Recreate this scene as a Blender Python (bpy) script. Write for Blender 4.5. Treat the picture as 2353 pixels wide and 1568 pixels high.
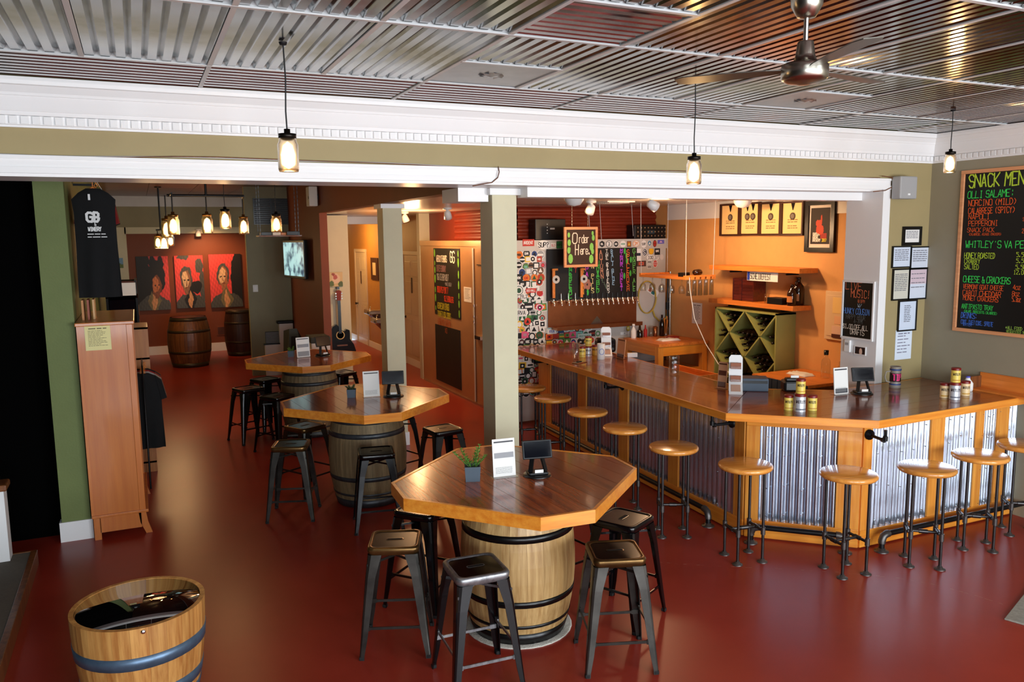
import bpy, bmesh, math, random
from mathutils import Vector, Matrix
from math import sin, cos, pi, radians
for o in list(bpy.data.objects): bpy.data.objects.remove(o)
random.seed(7)
S = bpy.context.scene; COL = S.collection
# ---------------------------------------------------------------- camera
W, H, F = 2353, 1568, 1840.0
YAW, PIT, ROL = .4353, .1295, -.0121
CAM = Vector((0, 0, 2.52))
_f = Vector((sin(YAW)*cos(PIT), cos(YAW)*cos(PIT), -sin(PIT)))
_r = Vector((cos(YAW), -sin(YAW), 0)); _u = _r.cross(_f)
RT = _r*cos(ROL)+_u*sin(ROL); UP = _u*cos(ROL)-_r*sin(ROL); FW = _f
cd = bpy.data.cameras.new('camera'); cam = bpy.data.objects.new('camera', cd); COL.objects.link(cam)
mw = Matrix((RT, UP, -FW)).transposed().to_4x4(); mw.translation = CAM; cam.matrix_world = mw
cd.sensor_width = 36; cd.lens = F/W*36; cd.clip_start = .05; cd.clip_end = 100
S.camera = cam
# ---------------------------------------------------------------- light
S.view_settings.view_transform = 'Standard'; S.view_settings.look = 'None'
S.view_settings.gamma = 1; S.view_settings.use_curve_mapping = False
S.view_settings.exposure = 0.08
wd = bpy.data.worlds.new('world'); S.world = wd; wd.use_nodes = True
wd.node_tree.nodes['Background'].inputs[0].default_value = (.75, .87, 1, 1)
wd.node_tree.nodes['Background'].inputs[1].default_value = 1.0
def area(name, loc, tgt, sx, sy, power, col, shape='RECTANGLE', spread=180):
    l = bpy.data.lights.new(name, 'AREA'); l.shape = shape; l.size = sx; l.size_y = sy; l.energy = power; l.color = col
    l.spread = radians(spread)
    o = bpy.data.objects.new(name, l); COL.objects.link(o); o.location = loc
    o.rotation_euler = (Vector(tgt)-Vector(loc)).to_track_quat('-Z', 'Y').to_euler(); return o
def spot(name, loc, tgt, power, col, ang=90, blend=.6, r=.05):
    l = bpy.data.lights.new(name, 'SPOT'); l.energy = power; l.color = col; l.spot_size = radians(ang); l.spot_blend = blend; l.shadow_soft_size = r
    o = bpy.data.objects.new(name, l); COL.objects.link(o); o.location = loc
    o.rotation_euler = (Vector(tgt)-Vector(loc)).to_track_quat('-Z', 'Y').to_euler(); return o
def bulb(name, loc, power, col, r=.03):
    l = bpy.data.lights.new(name, 'POINT'); l.energy = power; l.color = col; l.shadow_soft_size = r
    o = bpy.data.objects.new(name, l); COL.objects.link(o); o.location = loc; return o
DAY = (.86, .94, 1.0); WARM = (1.0, .62, .28)
# daylight through the shop windows in the wall behind the camera
FY = -3.2                                  # street wall
WINS = [(-1.9, .6, .55, 2.75), (1.2, 3.7, .55, 2.75), (4.3, 6.6, .55, 2.75)]   # x0,x1,z0,z1
for i, (x0, x1, z0, z1) in enumerate(WINS):
    area('window_daylight', ((x0+x1)/2, FY+.02, (z0+z1)/2), ((x0+x1)/2, 5, .9), x1-x0, z1-z0, (195, 255, 330)[i], DAY)
# warm ceiling spots of the bar and the rooms behind
BARSPOTS = [((5.55, 7.3, 2.86), (6.96, 7.4, 1.75), 85), ((4.9, 8.4, 2.86), (5.0, 9.6, 1.5), 18)]
for i, (a, b, p) in enumerate(BARSPOTS): spot('bar_spot', a, b, p, (1, .6, .3), 110)

# ---------------------------------------------------------------- pixel helpers (a pixel gives a direction, the plane gives the distance)
def ray(px, py): return RT*((px-W/2)/F)-UP*((py-H/2)/F)+FW
def on(px, py, x=None, y=None, z=None):
    d = ray(px, py); i, v = (0, x) if x is not None else (1, y) if y is not None else (2, z)
    return CAM+d*((v-CAM[i])/d[i])
def wr(q, x=None, y=None):
    """corner pixels TL, TR, BR, BL on a wall plane -> centre point, width, height"""
    if len(q) == 2: (a, b), (c, d) = q; q = [(a, b), (c, b), (c, d), (a, d)]
    P = [on(p[0], p[1], x=x, y=y) for p in q]
    u = (lambda v: v.x) if y is not None else (lambda v: -v.y)
    w = ((u(P[1])-u(P[0]))+(u(P[2])-u(P[3])))/2; h = ((P[0].z-P[3].z)+(P[1].z-P[2].z))/2
    return sum(P, Vector())/4, w, h
# ---------------------------------------------------------------- materials
MATS = {}
def N(nt, t, **k):
    n = nt.nodes.new(t)
    for a, b in k.items():
        if hasattr(n, a): setattr(n, a, b)
    return n
def mat(name, col, rough=.5, metal=0, var=0., vs=6, stretch=(1, 1, 1), bump=0., bs=None, coat=0, trans=0, emis=None, es=1, col2=None, spec=.5, alpha=1, ior=1.45, rvar=0, orand=0.):
    m = bpy.data.materials.new(name); m.use_nodes = True; nt = m.node_tree; b = nt.nodes['Principled BSDF']
    b.inputs['Base Color'].default_value = (*col, 1); b.inputs['Roughness'].default_value = rough; b.inputs['Metallic'].default_value = metal
    b.inputs['Coat Weight'].default_value = coat; b.inputs['Coat Roughness'].default_value = .08
    b.inputs['Transmission Weight'].default_value = trans; b.inputs['IOR'].default_value = ior; b.inputs['Specular IOR Level'].default_value = spec
    if emis: b.inputs['Emission Color'].default_value = (*emis, 1); b.inputs['Emission Strength'].default_value = es
    if var or bump or col2 or rvar or orand:
        tc = N(nt, 'ShaderNodeTexCoord'); mp = N(nt, 'ShaderNodeMapping'); mp.inputs['Scale'].default_value = stretch
        nt.links.new(tc.outputs['Object'], mp.inputs[0])
        oi = N(nt, 'ShaderNodeObjectInfo'); ad = N(nt, 'ShaderNodeVectorMath'); ad.operation = 'ADD'
        sc = N(nt, 'ShaderNodeMath'); sc.operation = 'MULTIPLY'; sc.inputs[1].default_value = 37.0
        nt.links.new(oi.outputs['Random'], sc.inputs[0]); nt.links.new(mp.outputs[0], ad.inputs[0]); nt.links.new(sc.outputs[0], ad.inputs[1])
        nz = N(nt, 'ShaderNodeTexNoise'); nz.inputs['Scale'].default_value = vs; nz.inputs['Detail'].default_value = 6; nz.inputs['Roughness'].default_value = .62
        nt.links.new(ad.outputs[0], nz.inputs['Vector'])
        c2 = col2 or tuple(c*(1-var) for c in col)
        rp = N(nt, 'ShaderNodeValToRGB'); rp.color_ramp.elements[0].position = .33; rp.color_ramp.elements[1].position = .67
        rp.color_ramp.elements[0].color = (*c2, 1); rp.color_ramp.elements[1].color = (*(tuple(min(1, c*(1+var*.5)) for c in col) if not col2 else col), 1)
        nt.links.new(nz.outputs[0], rp.inputs[0]); out = rp.outputs[0]
        if orand:
            hs = N(nt, 'ShaderNodeHueSaturation'); mr = N(nt, 'ShaderNodeMapRange'); mr.inputs[3].default_value = 1-orand; mr.inputs[4].default_value = 1+orand
            nt.links.new(oi.outputs['Random'], mr.inputs[0]); nt.links.new(mr.outputs[0], hs.inputs['Value']); nt.links.new(out, hs.inputs['Color']); out = hs.outputs[0]
        nt.links.new(out, b.inputs['Base Color'])
        if rvar:
            mr = N(nt, 'ShaderNodeMapRange'); mr.inputs[3].default_value = max(.02, rough-rvar); mr.inputs[4].default_value = rough+rvar
            nt.links.new(nz.outputs[0], mr.inputs[0]); nt.links.new(mr.outputs[0], b.inputs['Roughness'])
        if bump:
            nb = nz
            if bs: nb = N(nt, 'ShaderNodeTexNoise'); nb.inputs['Scale'].default_value = bs; nb.inputs['Detail'].default_value = 3; nt.links.new(ad.outputs[0], nb.inputs['Vector'])
            bp = N(nt, 'ShaderNodeBump'); bp.inputs['Strength'].default_value = bump; bp.inputs['Distance'].default_value = .01
            nt.links.new(nb.outputs[0], bp.inputs['Height']); nt.links.new(bp.outputs[0], b.inputs['Normal'])
    MATS[name] = m; return m
def srgb(r, g, b):
    f = lambda c: (c/255/12.92 if c <= 10 else ((c/255+.055)/1.055)**2.4); return (f(r), f(g), f(b))
_flat = {}
def flat(r, g, b, rough=.6):          # plain painted / printed colour
    k = (r, g, b, rough)
    if k not in _flat: _flat[k] = mat('print_%02x%02x%02x' % (r, g, b), srgb(r, g, b), rough)
    return _flat[k]
def wood(name, c1, c2, rough=.35, axis='x', coat=.3, orand=.12, vs=3.2, bump=.05):
    st = {'x': (.5, 9, 9), 'y': (9, .5, 9), 'z': (9, 9, .5)}[axis]
    return mat(name, srgb(*c1), rough, col2=srgb(*c2), vs=vs, stretch=st, coat=coat, orand=orand, bump=bump)
# ---------------------------------------------------------------- mesh builder
class MB:
    def __init__(s): s.v = []; s.f = []; s.m = []; s.sm = []
    def add(s, vs, fs, mi=0, sm=False):
        o = len(s.v); s.v += [tuple(v) for v in vs]
        for f in fs: s.f.append(tuple(i+o for i in f)); s.m.append(mi); s.sm.append(sm)
        return s
    def box(s, x0, x1, y0, y1, z0, z1, mi=0, bev=0):
        if bev:
            b = bev; R = lambda a, c, bb: (a+bb, c-bb)
            bm = bmesh.new(); bmesh.ops.create_cube(bm, size=1)
            for v in bm.verts: v.co = ((x0+x1)/2+v.co.x*(x1-x0), (y0+y1)/2+v.co.y*(y1-y0), (z0+z1)/2+v.co.z*(z1-z0))
            bmesh.ops.bevel(bm, geom=bm.edges[:], offset=b, segments=2, affect='EDGES', profile=.5, clamp_overlap=True)
            bm.verts.index_update(); s.add([v.co[:] for v in bm.verts], [[v.index for v in f.verts] for f in bm.faces], mi); bm.free(); return s
        vs = [(x, y, z) for z in (z0, z1) for y in (y0, y1) for x in (x0, x1)]
        return s.add(vs, [(0, 2, 3, 1), (4, 5, 7, 6), (0, 1, 5, 4), (2, 6, 7, 3), (0, 4, 6, 2), (1, 3, 7, 5)], mi)
    def lathe(s, prof, c=(0, 0, 0), seg=20, mi=0, sm=True, a0=0, a1=2*pi, sx=1, sy=1):
        full = abs(a1-a0-2*pi) < 1e-6; n = seg if full else seg+1; vs = []; fs = []
        for r, z in prof:
            for i in range(n):
                a = a0+(a1-a0)*i/seg; vs.append((c[0]+r*cos(a)*sx, c[1]+r*sin(a)*sy, c[2]+z))
        for j in range(len(prof)-1):
            for i in range(seg):
                k = (i+1) % n; fs.append((j*n+i, j*n+k, (j+1)*n+k, (j+1)*n+i))
        s.add(vs, fs, mi, sm)
        if full:
            if prof[0][0] > 1e-5: s.add(vs[:n], [tuple(range(n))[::-1]], mi)
            if prof[-1][0] > 1e-5: s.add(vs[-n:], [tuple(range(n))], mi)
        return s
    def tube(s, pts, r, seg=8, mi=0, sm=True, rr=None):
        pts = [Vector(p) for p in pts]; n = len(pts); vs = []; fs = []; pu = None
        for i, p in enumerate(pts):
            t = (pts[min(i+1, n-1)]-pts[max(i-1, 0)]).normalized()
            if pu is None: u = t.orthogonal().normalized()
            else: u = (pu-t*pu.dot(t)).normalized()
            pu = u; w = t.cross(u); q = rr[i] if rr else r
            for k in range(seg): a = 2*pi*k/seg; vs.append(p+u*cos(a)*q+w*sin(a)*q)
        for i in range(n-1):
            for k in range(seg): l = (k+1) % seg; fs.append((i*seg+k, i*seg+l, (i+1)*seg+l, (i+1)*seg+k))
        s.add(vs, fs, mi, sm)
        s.add(vs[:seg], [tuple(range(seg))[::-1]], mi); s.add(vs[-seg:], [tuple(range(seg))], mi); return s
    def prism(s, poly, z0, z1, mi=0, mt=None):      # poly = list of (x,y), extruded in z
        n = len(poly); vs = [(x, y, z0) for x, y in poly]+[(x, y, z1) for x, y in poly]
        s.add(vs, [(i, (i+1) % n, n+(i+1) % n, n+i) for i in range(n)], mi)
        s.add(vs[:n], [tuple(range(n))[::-1]], mi); return s.add(vs[n:], [tuple(range(n))], mi if mt is None else mt)
    def plate(s, poly, y0, y1, mi=0):               # poly = list of (x,z), extruded in y (thin wall things)
        n = len(poly); vs = [(x, y0, z) for x, z in poly]+[(x, y1, z) for x, z in poly]
        s.add(vs, [(i, n+i, n+(i+1) % n, (i+1) % n) for i in range(n)], mi)
        s.add(vs[:n], [tuple(range(n))], mi); return s.add(vs[n:], [tuple(range(n))[::-1]], mi)
    def disc(s, cx, cz, r, y0, y1, mi=0, seg=16, rz=None):
        s.k = getattr(s, 'k', 0)+1; y0 -= 3e-5*(s.k % 19); return s.plate([(cx+r*cos(2*pi*i/seg), cz+(rz or r)*sin(2*pi*i/seg)) for i in range(seg)], y0, y1, mi)
    def bar(s, a, b, w, h=None, mi=0, up=(0, 0, 1)):   # rectangular bar from a to b
        a, b = Vector(a), Vector(b); t = (b-a).normalized(); u = t.cross(Vector(up))
        if u.length < 1e-4: u = t.cross(Vector((1, 0, 0)))
        u.normalize(); v = u.cross(t); h = h or w; vs = []
        for p in (a, b):
            for i, j in ((-1, -1), (1, -1), (1, 1), (-1, 1)): vs.append(p+u*i*w/2+v*j*h/2)
        return s.add(vs, [(0, 1, 2, 3)[::-1], (4, 5, 6, 7), (0, 1, 5, 4), (1, 2, 6, 5), (2, 3, 7, 6), (3, 0, 4, 7)], mi)
    def xf(s, M):
        s.v = [tuple(M @ Vector(v)) for v in s.v]; return s
    def mesh(s, name, mats):
        me = bpy.data.meshes.new(name); me.from_pydata(s.v, [], s.f)
        for m in (mats if isinstance(mats, (list, tuple)) else [mats]): me.materials.append(MATS[m] if isinstance(m, str) else m)
        me.polygons.foreach_set('material_index', s.m); me.polygons.foreach_set('use_smooth', s.sm); me.update(); return me
    def build(s, name, mats, parent=None, loc=None, rz=0, **props):
        o = bpy.data.objects.new(name, s.mesh(name, mats)); COL.objects.link(o)
        if loc is not None: o.location = loc
        if rz: o.rotation_euler = (0, 0, rz)
        o.parent = parent
        for k, v in props.items(): o[k] = v
        return o
def thing(name, label, cat, loc=(0, 0, 0), rz=0, group=None):
    o = bpy.data.objects.new(name, None); COL.objects.link(o); o.location = loc; o.rotation_euler = (0, 0, rz); o.empty_display_size = .1
    o['label'] = label; o['category'] = cat
    if group: o['group'] = group
    return o
def tag(o, label, cat, group=None):
    o['label'] = label; o['category'] = cat
    if group: o['group'] = group
    return o
def struct(o, label=None):
    o['kind'] = 'structure'
    if label: o['label'] = label
    return o
def inst(src, parent=None, loc=None, rot=None, name=None, **props):   # shares mesh data
    o = src.copy(); COL.objects.link(o); o.parent = parent
    if loc is not None: o.location = loc
    if rot is not None: o.rotation_euler = rot
    if name: o.name = name
    for k, v in props.items(): o[k] = v
    return o
def copy_tree(o, parent=None, **props):
    c = inst(o, parent, **props)
    for ch in list(o.children): copy_tree(ch, c)
    return c
# hand lettering: strokes on a 4 x 6 grid
GL = {'r': '00 04|03 14 34', 'd': '46 40|43 34 14 03 01 10 30 41', 'e': '02 42 43 34 14 03 01 10 30 41', 'A': '00 26 40|12 32', 'B': '00 06 26 35 34 23 03|23 32 31 20 00', 'C': '45 36 16 05 01 10 30 41', 'D': '00 06 26 44 42 20 00', 'E': '46 06 00 40|03 33', 'F': '46 06 00|03 33',
 'G': '45 36 16 05 01 10 30 41 43 23', 'H': '00 06|40 46|03 43', 'I': '16 36|26 20|10 30', 'J': '36 31 20 10 01', 'K': '00 06|46 03 40', 'L': '06 00 40', 'M': '00 06 23 46 40', 'N': '00 06 40 46',
 'O': '16 36 45 41 30 10 01 05 16', 'P': '00 06 36 45 44 33 03', 'Q': '16 36 45 41 30 10 01 05 16|22 40', 'R': '00 06 36 45 44 33 03|23 40', 'S': '45 36 16 05 04 13 33 42 41 30 10 01', 'T': '06 46|26 20',
 'U': '06 01 10 30 41 46', 'V': '06 20 46', 'W': '06 10 23 30 46', 'X': '00 46|06 40', 'Y': '06 23 46|23 20', 'Z': '06 46 00 40', '0': '16 36 45 41 30 10 01 05 16', '1': '15 26 20|10 30', '2': '05 16 36 45 44 00 40',
 '3': '05 16 36 45 44 33 42 41 30 10 01|33 13', '4': '36 02 42|36 30', '5': '46 06 04 34 43 41 30 00', '6': '36 15 02 10 30 41 42 33 13 02', '7': '06 46 10', '8': '13 04 05 16 36 45 44 33 13 02 01 10 30 41 42 33',
 '9': '43 33 13 04 05 16 36 45 43 20', ':': '21 22|24 25', '!': '22 26|20 21', '.': '10 11 21 20 10', ',': '21 10', '(': '36 14 12 30', ')': '16 34 32 10', '$': '45 16 04 33 42 30 01|26 20', '/': '00 46', '-': '03 43',
 '?': '05 16 36 45 44 23 22|20 21', '&': '40 05 16 25 01 10 30 43', "'": '25 26', '@': '32 12 13 24 34 31 40 45 36 16 05 01 10 30', '*': '21 25|03 43|12 34|14 32', '=': '02 42|04 44', 'ß': '00 05 16 26 35 34 23 32 31 20 10'}
def text_w(t, h, tr=1.0):
    return sum((.5 if c == ' ' else .8)*h*tr for c in t)*.95
def write(mb, t, x, z, h, y=-.002, w=None, mi=0, tr=1.0, al='l', jit=.04, lower=1.0):
    """chalk strokes in the x,z plane at depth y (facing -y)"""
    w = w or h*.11; L = text_w(t, h, tr)
    if al == 'c': x -= L/2
    elif al == 'r': x -= L
    for c in t:
        if c == ' ': x += .5*h*tr*.95; continue
        hh = h*lower if c.islower() else h; g = GL.get(c) or GL.get(c.upper())
        if g:
            s = hh/6; sx = .6*h*tr/4
            for st in g.split('|'):
                P = [Vector((x+int(p[0])*sx+random.uniform(-1, 1)*jit*h, z+int(p[1])*s+random.uniform(-1, 1)*jit*h)) for p in st.split()]
                for a, b in zip(P, P[1:]):
                    d = (b-a); 
                    if d.length < 1e-6: continue
                    d.normalize(); a2 = a-d*w*.3; b2 = b+d*w*.3; n = Vector((-d.y, d.x))*w/2; mb.k = getattr(mb, 'k', 0)+1; yy = y-3e-5*(mb.k % 23)
                    mb.add([(a2.x-n.x, yy, a2.y-n.y), (b2.x-n.x, yy, b2.y-n.y), (b2.x+n.x, yy, b2.y+n.y), (a2.x+n.x, yy, a2.y+n.y)], [(0, 1, 2, 3)], mi)
        x += .8*h*tr*.95
    return x
def scribble(mb, x0, x1, z, h, y=-.002, mi=0, n=None):     # illegible small print: a row of little word bars
    x = x0
    while x < x1-h:
        l = min(random.uniform(1.5, 5)*h, x1-x); mb.add([(x, y, z), (x+l, y, z), (x+l, y, z+h*.6), (x, y, z+h*.6)], [(0, 1, 2, 3)], mi); x += l+h*.6
# ================================================================ materials of the place
def floor_mat():
    m = mat('red_concrete', srgb(156, 52, 38), .30, col2=srgb(140, 43, 30), vs=.9, rvar=.05, spec=.3); return m
floor_mat()
mat('white_paint', srgb(234, 234, 234), .35); mat('grey_white', srgb(190, 190, 190), .5, var=.04)
mat('tan_wall', srgb(160, 144, 102), .6, var=.04, vs=3); mat('taupe_wall', srgb(152, 144, 122), .6, var=.04, vs=3)
mat('green_wall', srgb(106, 118, 66), .65, var=.08, vs=3, bump=.15, bs=60); mat('black_paint', (.0015, .0015, .0015), 1, spec=.02)
mat('brown_wall', srgb(120, 56, 22), .6, var=.06, vs=3); mat('sage_grey', srgb(138, 130, 100), .65, var=.06, vs=3)
mat('cream_wall', srgb(204, 197, 166), .6, var=.03); mat('ochre_wall', srgb(176, 124, 56), .6, var=.05)
mat('orange_wall', srgb(222, 164, 100), .65, var=.06, vs=3, bump=.08, bs=40); mat('bar_ceiling', srgb(198, 190, 182), .22, var=.03)
mat('galv', (.36, .36, .36), .16, 1, var=.25, vs=5, rvar=.07, bump=.03, bs=6); mat('galv_blue', srgb(206, 220, 238), .22, .93, var=.14, vs=9, stretch=(1, 1, .3), rvar=.06, bump=.02)
mat('plain_metal', srgb(170, 170, 172), .35, .8, var=.1, vs=8); mat('grid_white', srgb(196, 196, 196), .4)
mat('steel', srgb(190, 188, 182), .25, 1); mat('brushed', srgb(176, 170, 158), .28, 1, var=.1, vs=20); mat('black_metal', srgb(14, 14, 15), .25); mat('chrome', (.9, .9, .9), .08, 1)
mat('black_iron', srgb(30, 30, 32), .38, .6, var=.3, vs=20); mat('black_plastic', srgb(12, 12, 13), .35); mat('grey_plastic', srgb(160, 160, 160), .5); mat('rubber', srgb(18, 18, 18), .8)
wood('pine', (232, 154, 56), (210, 120, 34), .28, 'x', .4); wood('pine_z', (226, 156, 66), (204, 122, 42), .3, 'z', .3); wood('pine_y', (222, 150, 62), (200, 118, 42), .28, 'y', .4)
wood('topwood_x', (164, 80, 32), (100, 40, 12), .2, 'x', .5, .25); wood('topwood_y', (166, 82, 32), (102, 42, 12), .2, 'y', .5, .25)
wood('seatwood', (236, 166, 80), (212, 130, 50), .22, 'x', .6, .14)
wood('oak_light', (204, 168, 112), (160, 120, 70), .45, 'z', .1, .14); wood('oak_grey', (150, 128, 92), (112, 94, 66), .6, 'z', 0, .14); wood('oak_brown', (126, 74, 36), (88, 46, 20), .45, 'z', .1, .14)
wood('cherry', (200, 116, 48), (182, 98, 36), .35, 'z', .3, .04, 2.0, .02); wood('orangewood', (232, 140, 60), (205, 112, 40), .4, 'y', .1, .1)
mat('hoop_black', srgb(10, 10, 10), .3, var=.2); mat('hoop_grey', srgb(84, 88, 92), .45, .7, var=.3, vs=12); mat('hoop_blue', srgb(96, 118, 142), .4, .6, var=.25, vs=12)
mat('paper', srgb(232, 230, 226), .7); mat('slate', srgb(14, 13, 12), .55, var=.3, vs=4)
mat('copper', srgb(170, 112, 74), .3, .9, var=.2, vs=3); mat('beige_metal', srgb(186, 140, 96), .35, .35, var=.08, vs=3); mat('cooler_white', srgb(196, 190, 182), .4, var=.04)
mat('rust_red', srgb(122, 40, 20), .4, var=.15, vs=3)
mat('door_paint', srgb(206, 186, 158), .45)
# ================================================================ dimensions
HY, XR, ZC = 5.38, 6.96, 3.424
ZB, ZBT, ZCB, CP = 2.912, 3.012, 3.165, .14
XL = -3.6; BY = 19.4; SX = 2.6; ZBAR = 2.94; ZBK = 3.48; TY = 9.6; TX = 4.53
def S_(mb, name, mats, parent=None, **k):
    o = mb.build(name, mats, parent)
    if parent is None: struct(o)
    return o
S_(MB().box(XL, 9.5, FY-.2, BY+.3, -.1, 0), 'floor', 'red_concrete')
# street wall with the window openings
b = MB(); xs = [XL]+[v for w in WINS for v in w[:2]]+[XR+.2]
for i in range(0, len(xs), 2): b.box(xs[i], xs[i+1], FY-.2, FY, 0, ZC+.3)
for x0, x1, z0, z1 in WINS: b.box(x0, x1, FY-.2, FY, 0, z0); b.box(x0, x1, FY-.2, FY, z1, ZC+.3)
S_(b, 'wall_front', 'tan_wall')
for i, (x0, x1, z0, z1) in enumerate(WINS):
    fr = MB()
    for a in (x0, x1-.05): fr.box(a, a+.05, FY-.15, FY-.05, z0, z1)
    for a in (z0, z1-.05): fr.box(x0+.05, x1-.05, FY-.15, FY-.05, a, a+.05)
    S_(fr, 'window_%d' % (i+1), 'white_paint')
S_(MB().box(XL-.2, XL, FY, 7.7, 0, ZC+.3), 'wall_left', 'black_paint')
S_(MB().box(XR, XR+.25, FY, HY+.36, 0, ZC+.3), 'wall_right', 'taupe_wall')
S_(MB().box(XR, XR+.25, HY+.36, 13.6, 0, ZC+.3), 'wall_bar', 'orange_wall')
# header wall above the wide opening, jamb at right with white inner face
hd = S_(MB().box(XL, XR, HY, HY+.36, ZB, ZC+.3), 'wall_header', 'tan_wall')
S_(MB().box(XL, 6.39, HY-.03, HY, ZB, ZB+.035).box(XL, 6.39, HY-.022, HY, ZB+.035, ZBT-.02).box(XL, 6.39, HY-.034, HY, ZBT-.02, ZBT).box(XL, 6.36, HY-.001, HY+.4, ZB-.018, ZB), 'trim_1', 'white_paint')
S_(MB().box(2.75, 6.30, HY+.22, HY+.40, ZB-.09, ZB-.018), 'trim_2', 'white_paint')
S_(MB().box(6.345, XR, HY, HY+.36, 0, ZB), 'wall_jamb', 'tan_wall')
S_(MB().box(6.30, 6.345, HY+.04, HY+.40, 0, ZB), 'trim_3', 'white_paint')
S_(MB().box(6.30, 6.395, HY-.02, HY+.04, 0, ZB), 'trim_4', 'white_paint')
# crown moulding: profile (outwards, z)
prof = [(0, ZCB), (.02, ZCB), (.02, ZCB+.012), (.030, ZCB+.015), (.030, ZCB+.062), (.044, ZCB+.064), (.05, ZCB+.085), (.056, ZCB+.085), (.062, ZCB+.10), (.085, ZCB+.165), (.095, ZCB+.165), (.10, ZCB+.18), (.125, ZCB+.215), (.135, ZCB+.22), (CP, ZCB+.24), (CP, ZC), (0, ZC)]
def crown(name, A, Bp, nrm, miter):
    mb = MB(); n = len(prof); vs = []
    for P, sgn in ((A, 0), (Bp, miter)):
        for d, z in prof:
            t = (Bp-A).normalized(); q = P+nrm*d-t*d*sgn; vs.append((q.x, q.y, z))
    mb.add(vs, [(i, (i+1) % n, n+(i+1) % n, n+i) for i in range(n)]); return S_(mb, name, 'white_paint')
c1 = crown('trim_5', Vector((XL, HY, 0)), Vector((XR, HY, 0)), Vector((0, -1, 0)), 1)
c2 = crown('trim_6', Vector((XR, 1.5, 0)), Vector((XR, HY, 0)), Vector((-1, 0, 0)), 1)
dm = MB().box(-.019, .019, -.011, 0, 0, .042).mesh('dentil', 'white_paint')
k = 0
x = XR-.06
while x > -.75:
    o = bpy.data.objects.new('dentil', dm); COL.objects.link(o); o.location = (x, HY-.030, ZCB+.018); o.parent = c1; x -= .0562
y = HY-.07
while y > 3.6:
    o = bpy.data.objects.new('dentil', dm); COL.objects.link(o); o.location = (XR-.030, y, ZCB+.018); o.rotation_euler = (0, 0, -pi/2); o.parent = c2; y -= .0562
# ceiling: grid of white tees, corrugated sheets laid in, two plain plates
T = .59; X0 = .41; Y2 = 4.586
ceil = S_(MB().box(XL, XR, FY, HY, ZC+.16, ZC+.2), 'ceiling', 'black_paint')
def sheet(w, l, n, amp, name):
    amp = .022; n = 8      # ridges run along y, w across x
    mb = MB(); pts = []
    for i in range(n):
        for u, a in ((0, 0), (.58, 0), (.79, 1)): pts.append((-w/2+w*(i+u)/n, a*amp))
    pts.append((w/2, 0)); vs = [(x, y, z) for y in (-l/2, l/2) for x, z in pts]; m = len(pts)
    mb.add(vs, [(i, m+i, m+i+1, i+1) for i in range(m-1)], 0, False); return mb.mesh(name, 'galv')
A1 = sheet(T-.03, 2*T-.03, 9, .022, 'sheet'); A2 = sheet(T-.03, T-.03, 9, .022, 'sheet'); A3 = sheet(T-.03, 2*T-.03, 9, .022, 'sheet'); A4 = sheet(HY-CP-Y2-.02, 2*T-.03, 9, .02, 'sheet')
def panel(me, x, y, rz=0, name='corrugated_panel'):
    o = bpy.data.objects.new(name, me); COL.objects.link(o); o.location = (x, y, ZC+.004); o.rotation_euler = (random.uniform(-.004, .004), random.uniform(-.004, .004), rz); o.parent = ceil; return o
plain = MB().box(-T/2+.012, T/2-.012, -T/2+.012, T/2-.012, 0, .006); plain.lathe([(.07, 0), (.05, -.004), (.03, -.006), (.0, -.012)], seg=12)
for i in range(8): a = i*pi/4; plain.add([(.03*cos(a), .03*sin(a), -.004), (.075*cos(a-.22), .075*sin(a-.22), -.001), (.075*cos(a+.22), .075*sin(a+.22), -.009)], [(0, 1, 2)])
PL = plain.mesh('ceiling_plate', 'plain_metal')
for k in range(-7, 11):
    xc = X0+(k+.5)*T
    if xc+T/2 > XR+.3: continue
    for r in range(0, 7):
        yc = Y2-(2*r+1)*T
        if yc-T < FY-.2: continue
        if r == 0 and k in (2, 6): panel(A2, xc, yc-T/2); panel(PL, xc, yc+T/2, 0, 'ceiling_plate'); continue
        if r == 1 and k == 2: panel(A2, xc, yc-T/2); panel(A2, xc, yc+T/2, pi/2); continue
        panel(A1, xc, yc)
for k in range(-8, 12, 2): panel(A4, min(X0+(k+1)*T, 99), (Y2+HY-CP)/2, pi/2)
tee = lambda a, b: MB().bar(a, b, .024, .006).bar(Vector(a)+Vector((0, 0, .018)), Vector(b)+Vector((0, 0, .018)), .004, .036).build('ceiling_tee', 'grid_white', ceil)
for k in range(-6, 12):
    x = X0+k*T
    if x < XR-.05: tee((x, FY+.02, ZC), (x, (HY-CP) if k % 2 == 0 else Y2, ZC))
for r in range(0, 7):
    y = Y2-2*r*T; tee((XL+.02, y, ZC-.001), (XR-.02, y, ZC-.001))
for k in (2, 6):
    y = Y2-T; tee((X0+k*T, y, ZC-.0015), (X0+(k+1)*T, y, ZC-.0015))
tee((X0+2*T, Y2-3*T, ZC-.0015), (X0+3*T, Y2-3*T, ZC-.0015))
# ---------------- rooms behind the header
# green wall end and the wall behind it, black doorway wall at left
S_(MB().box(-.717, -.50, 7.52, BY, 0, ZBK), 'wall_green', 'green_wall')
S_(MB().box(-.735, -.485, 7.505, 7.62, 0, .17), 'baseboard_green', 'white_paint')
S_(MB().box(XL, -.72, 7.72, 7.85, 0, ZBK), 'wall_dark', 'black_paint')
S_(MB().box(XL, -.5, HY+.36, 7.85, ZBK, ZBK+.1), 'ceiling_left', 'black_paint')
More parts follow.
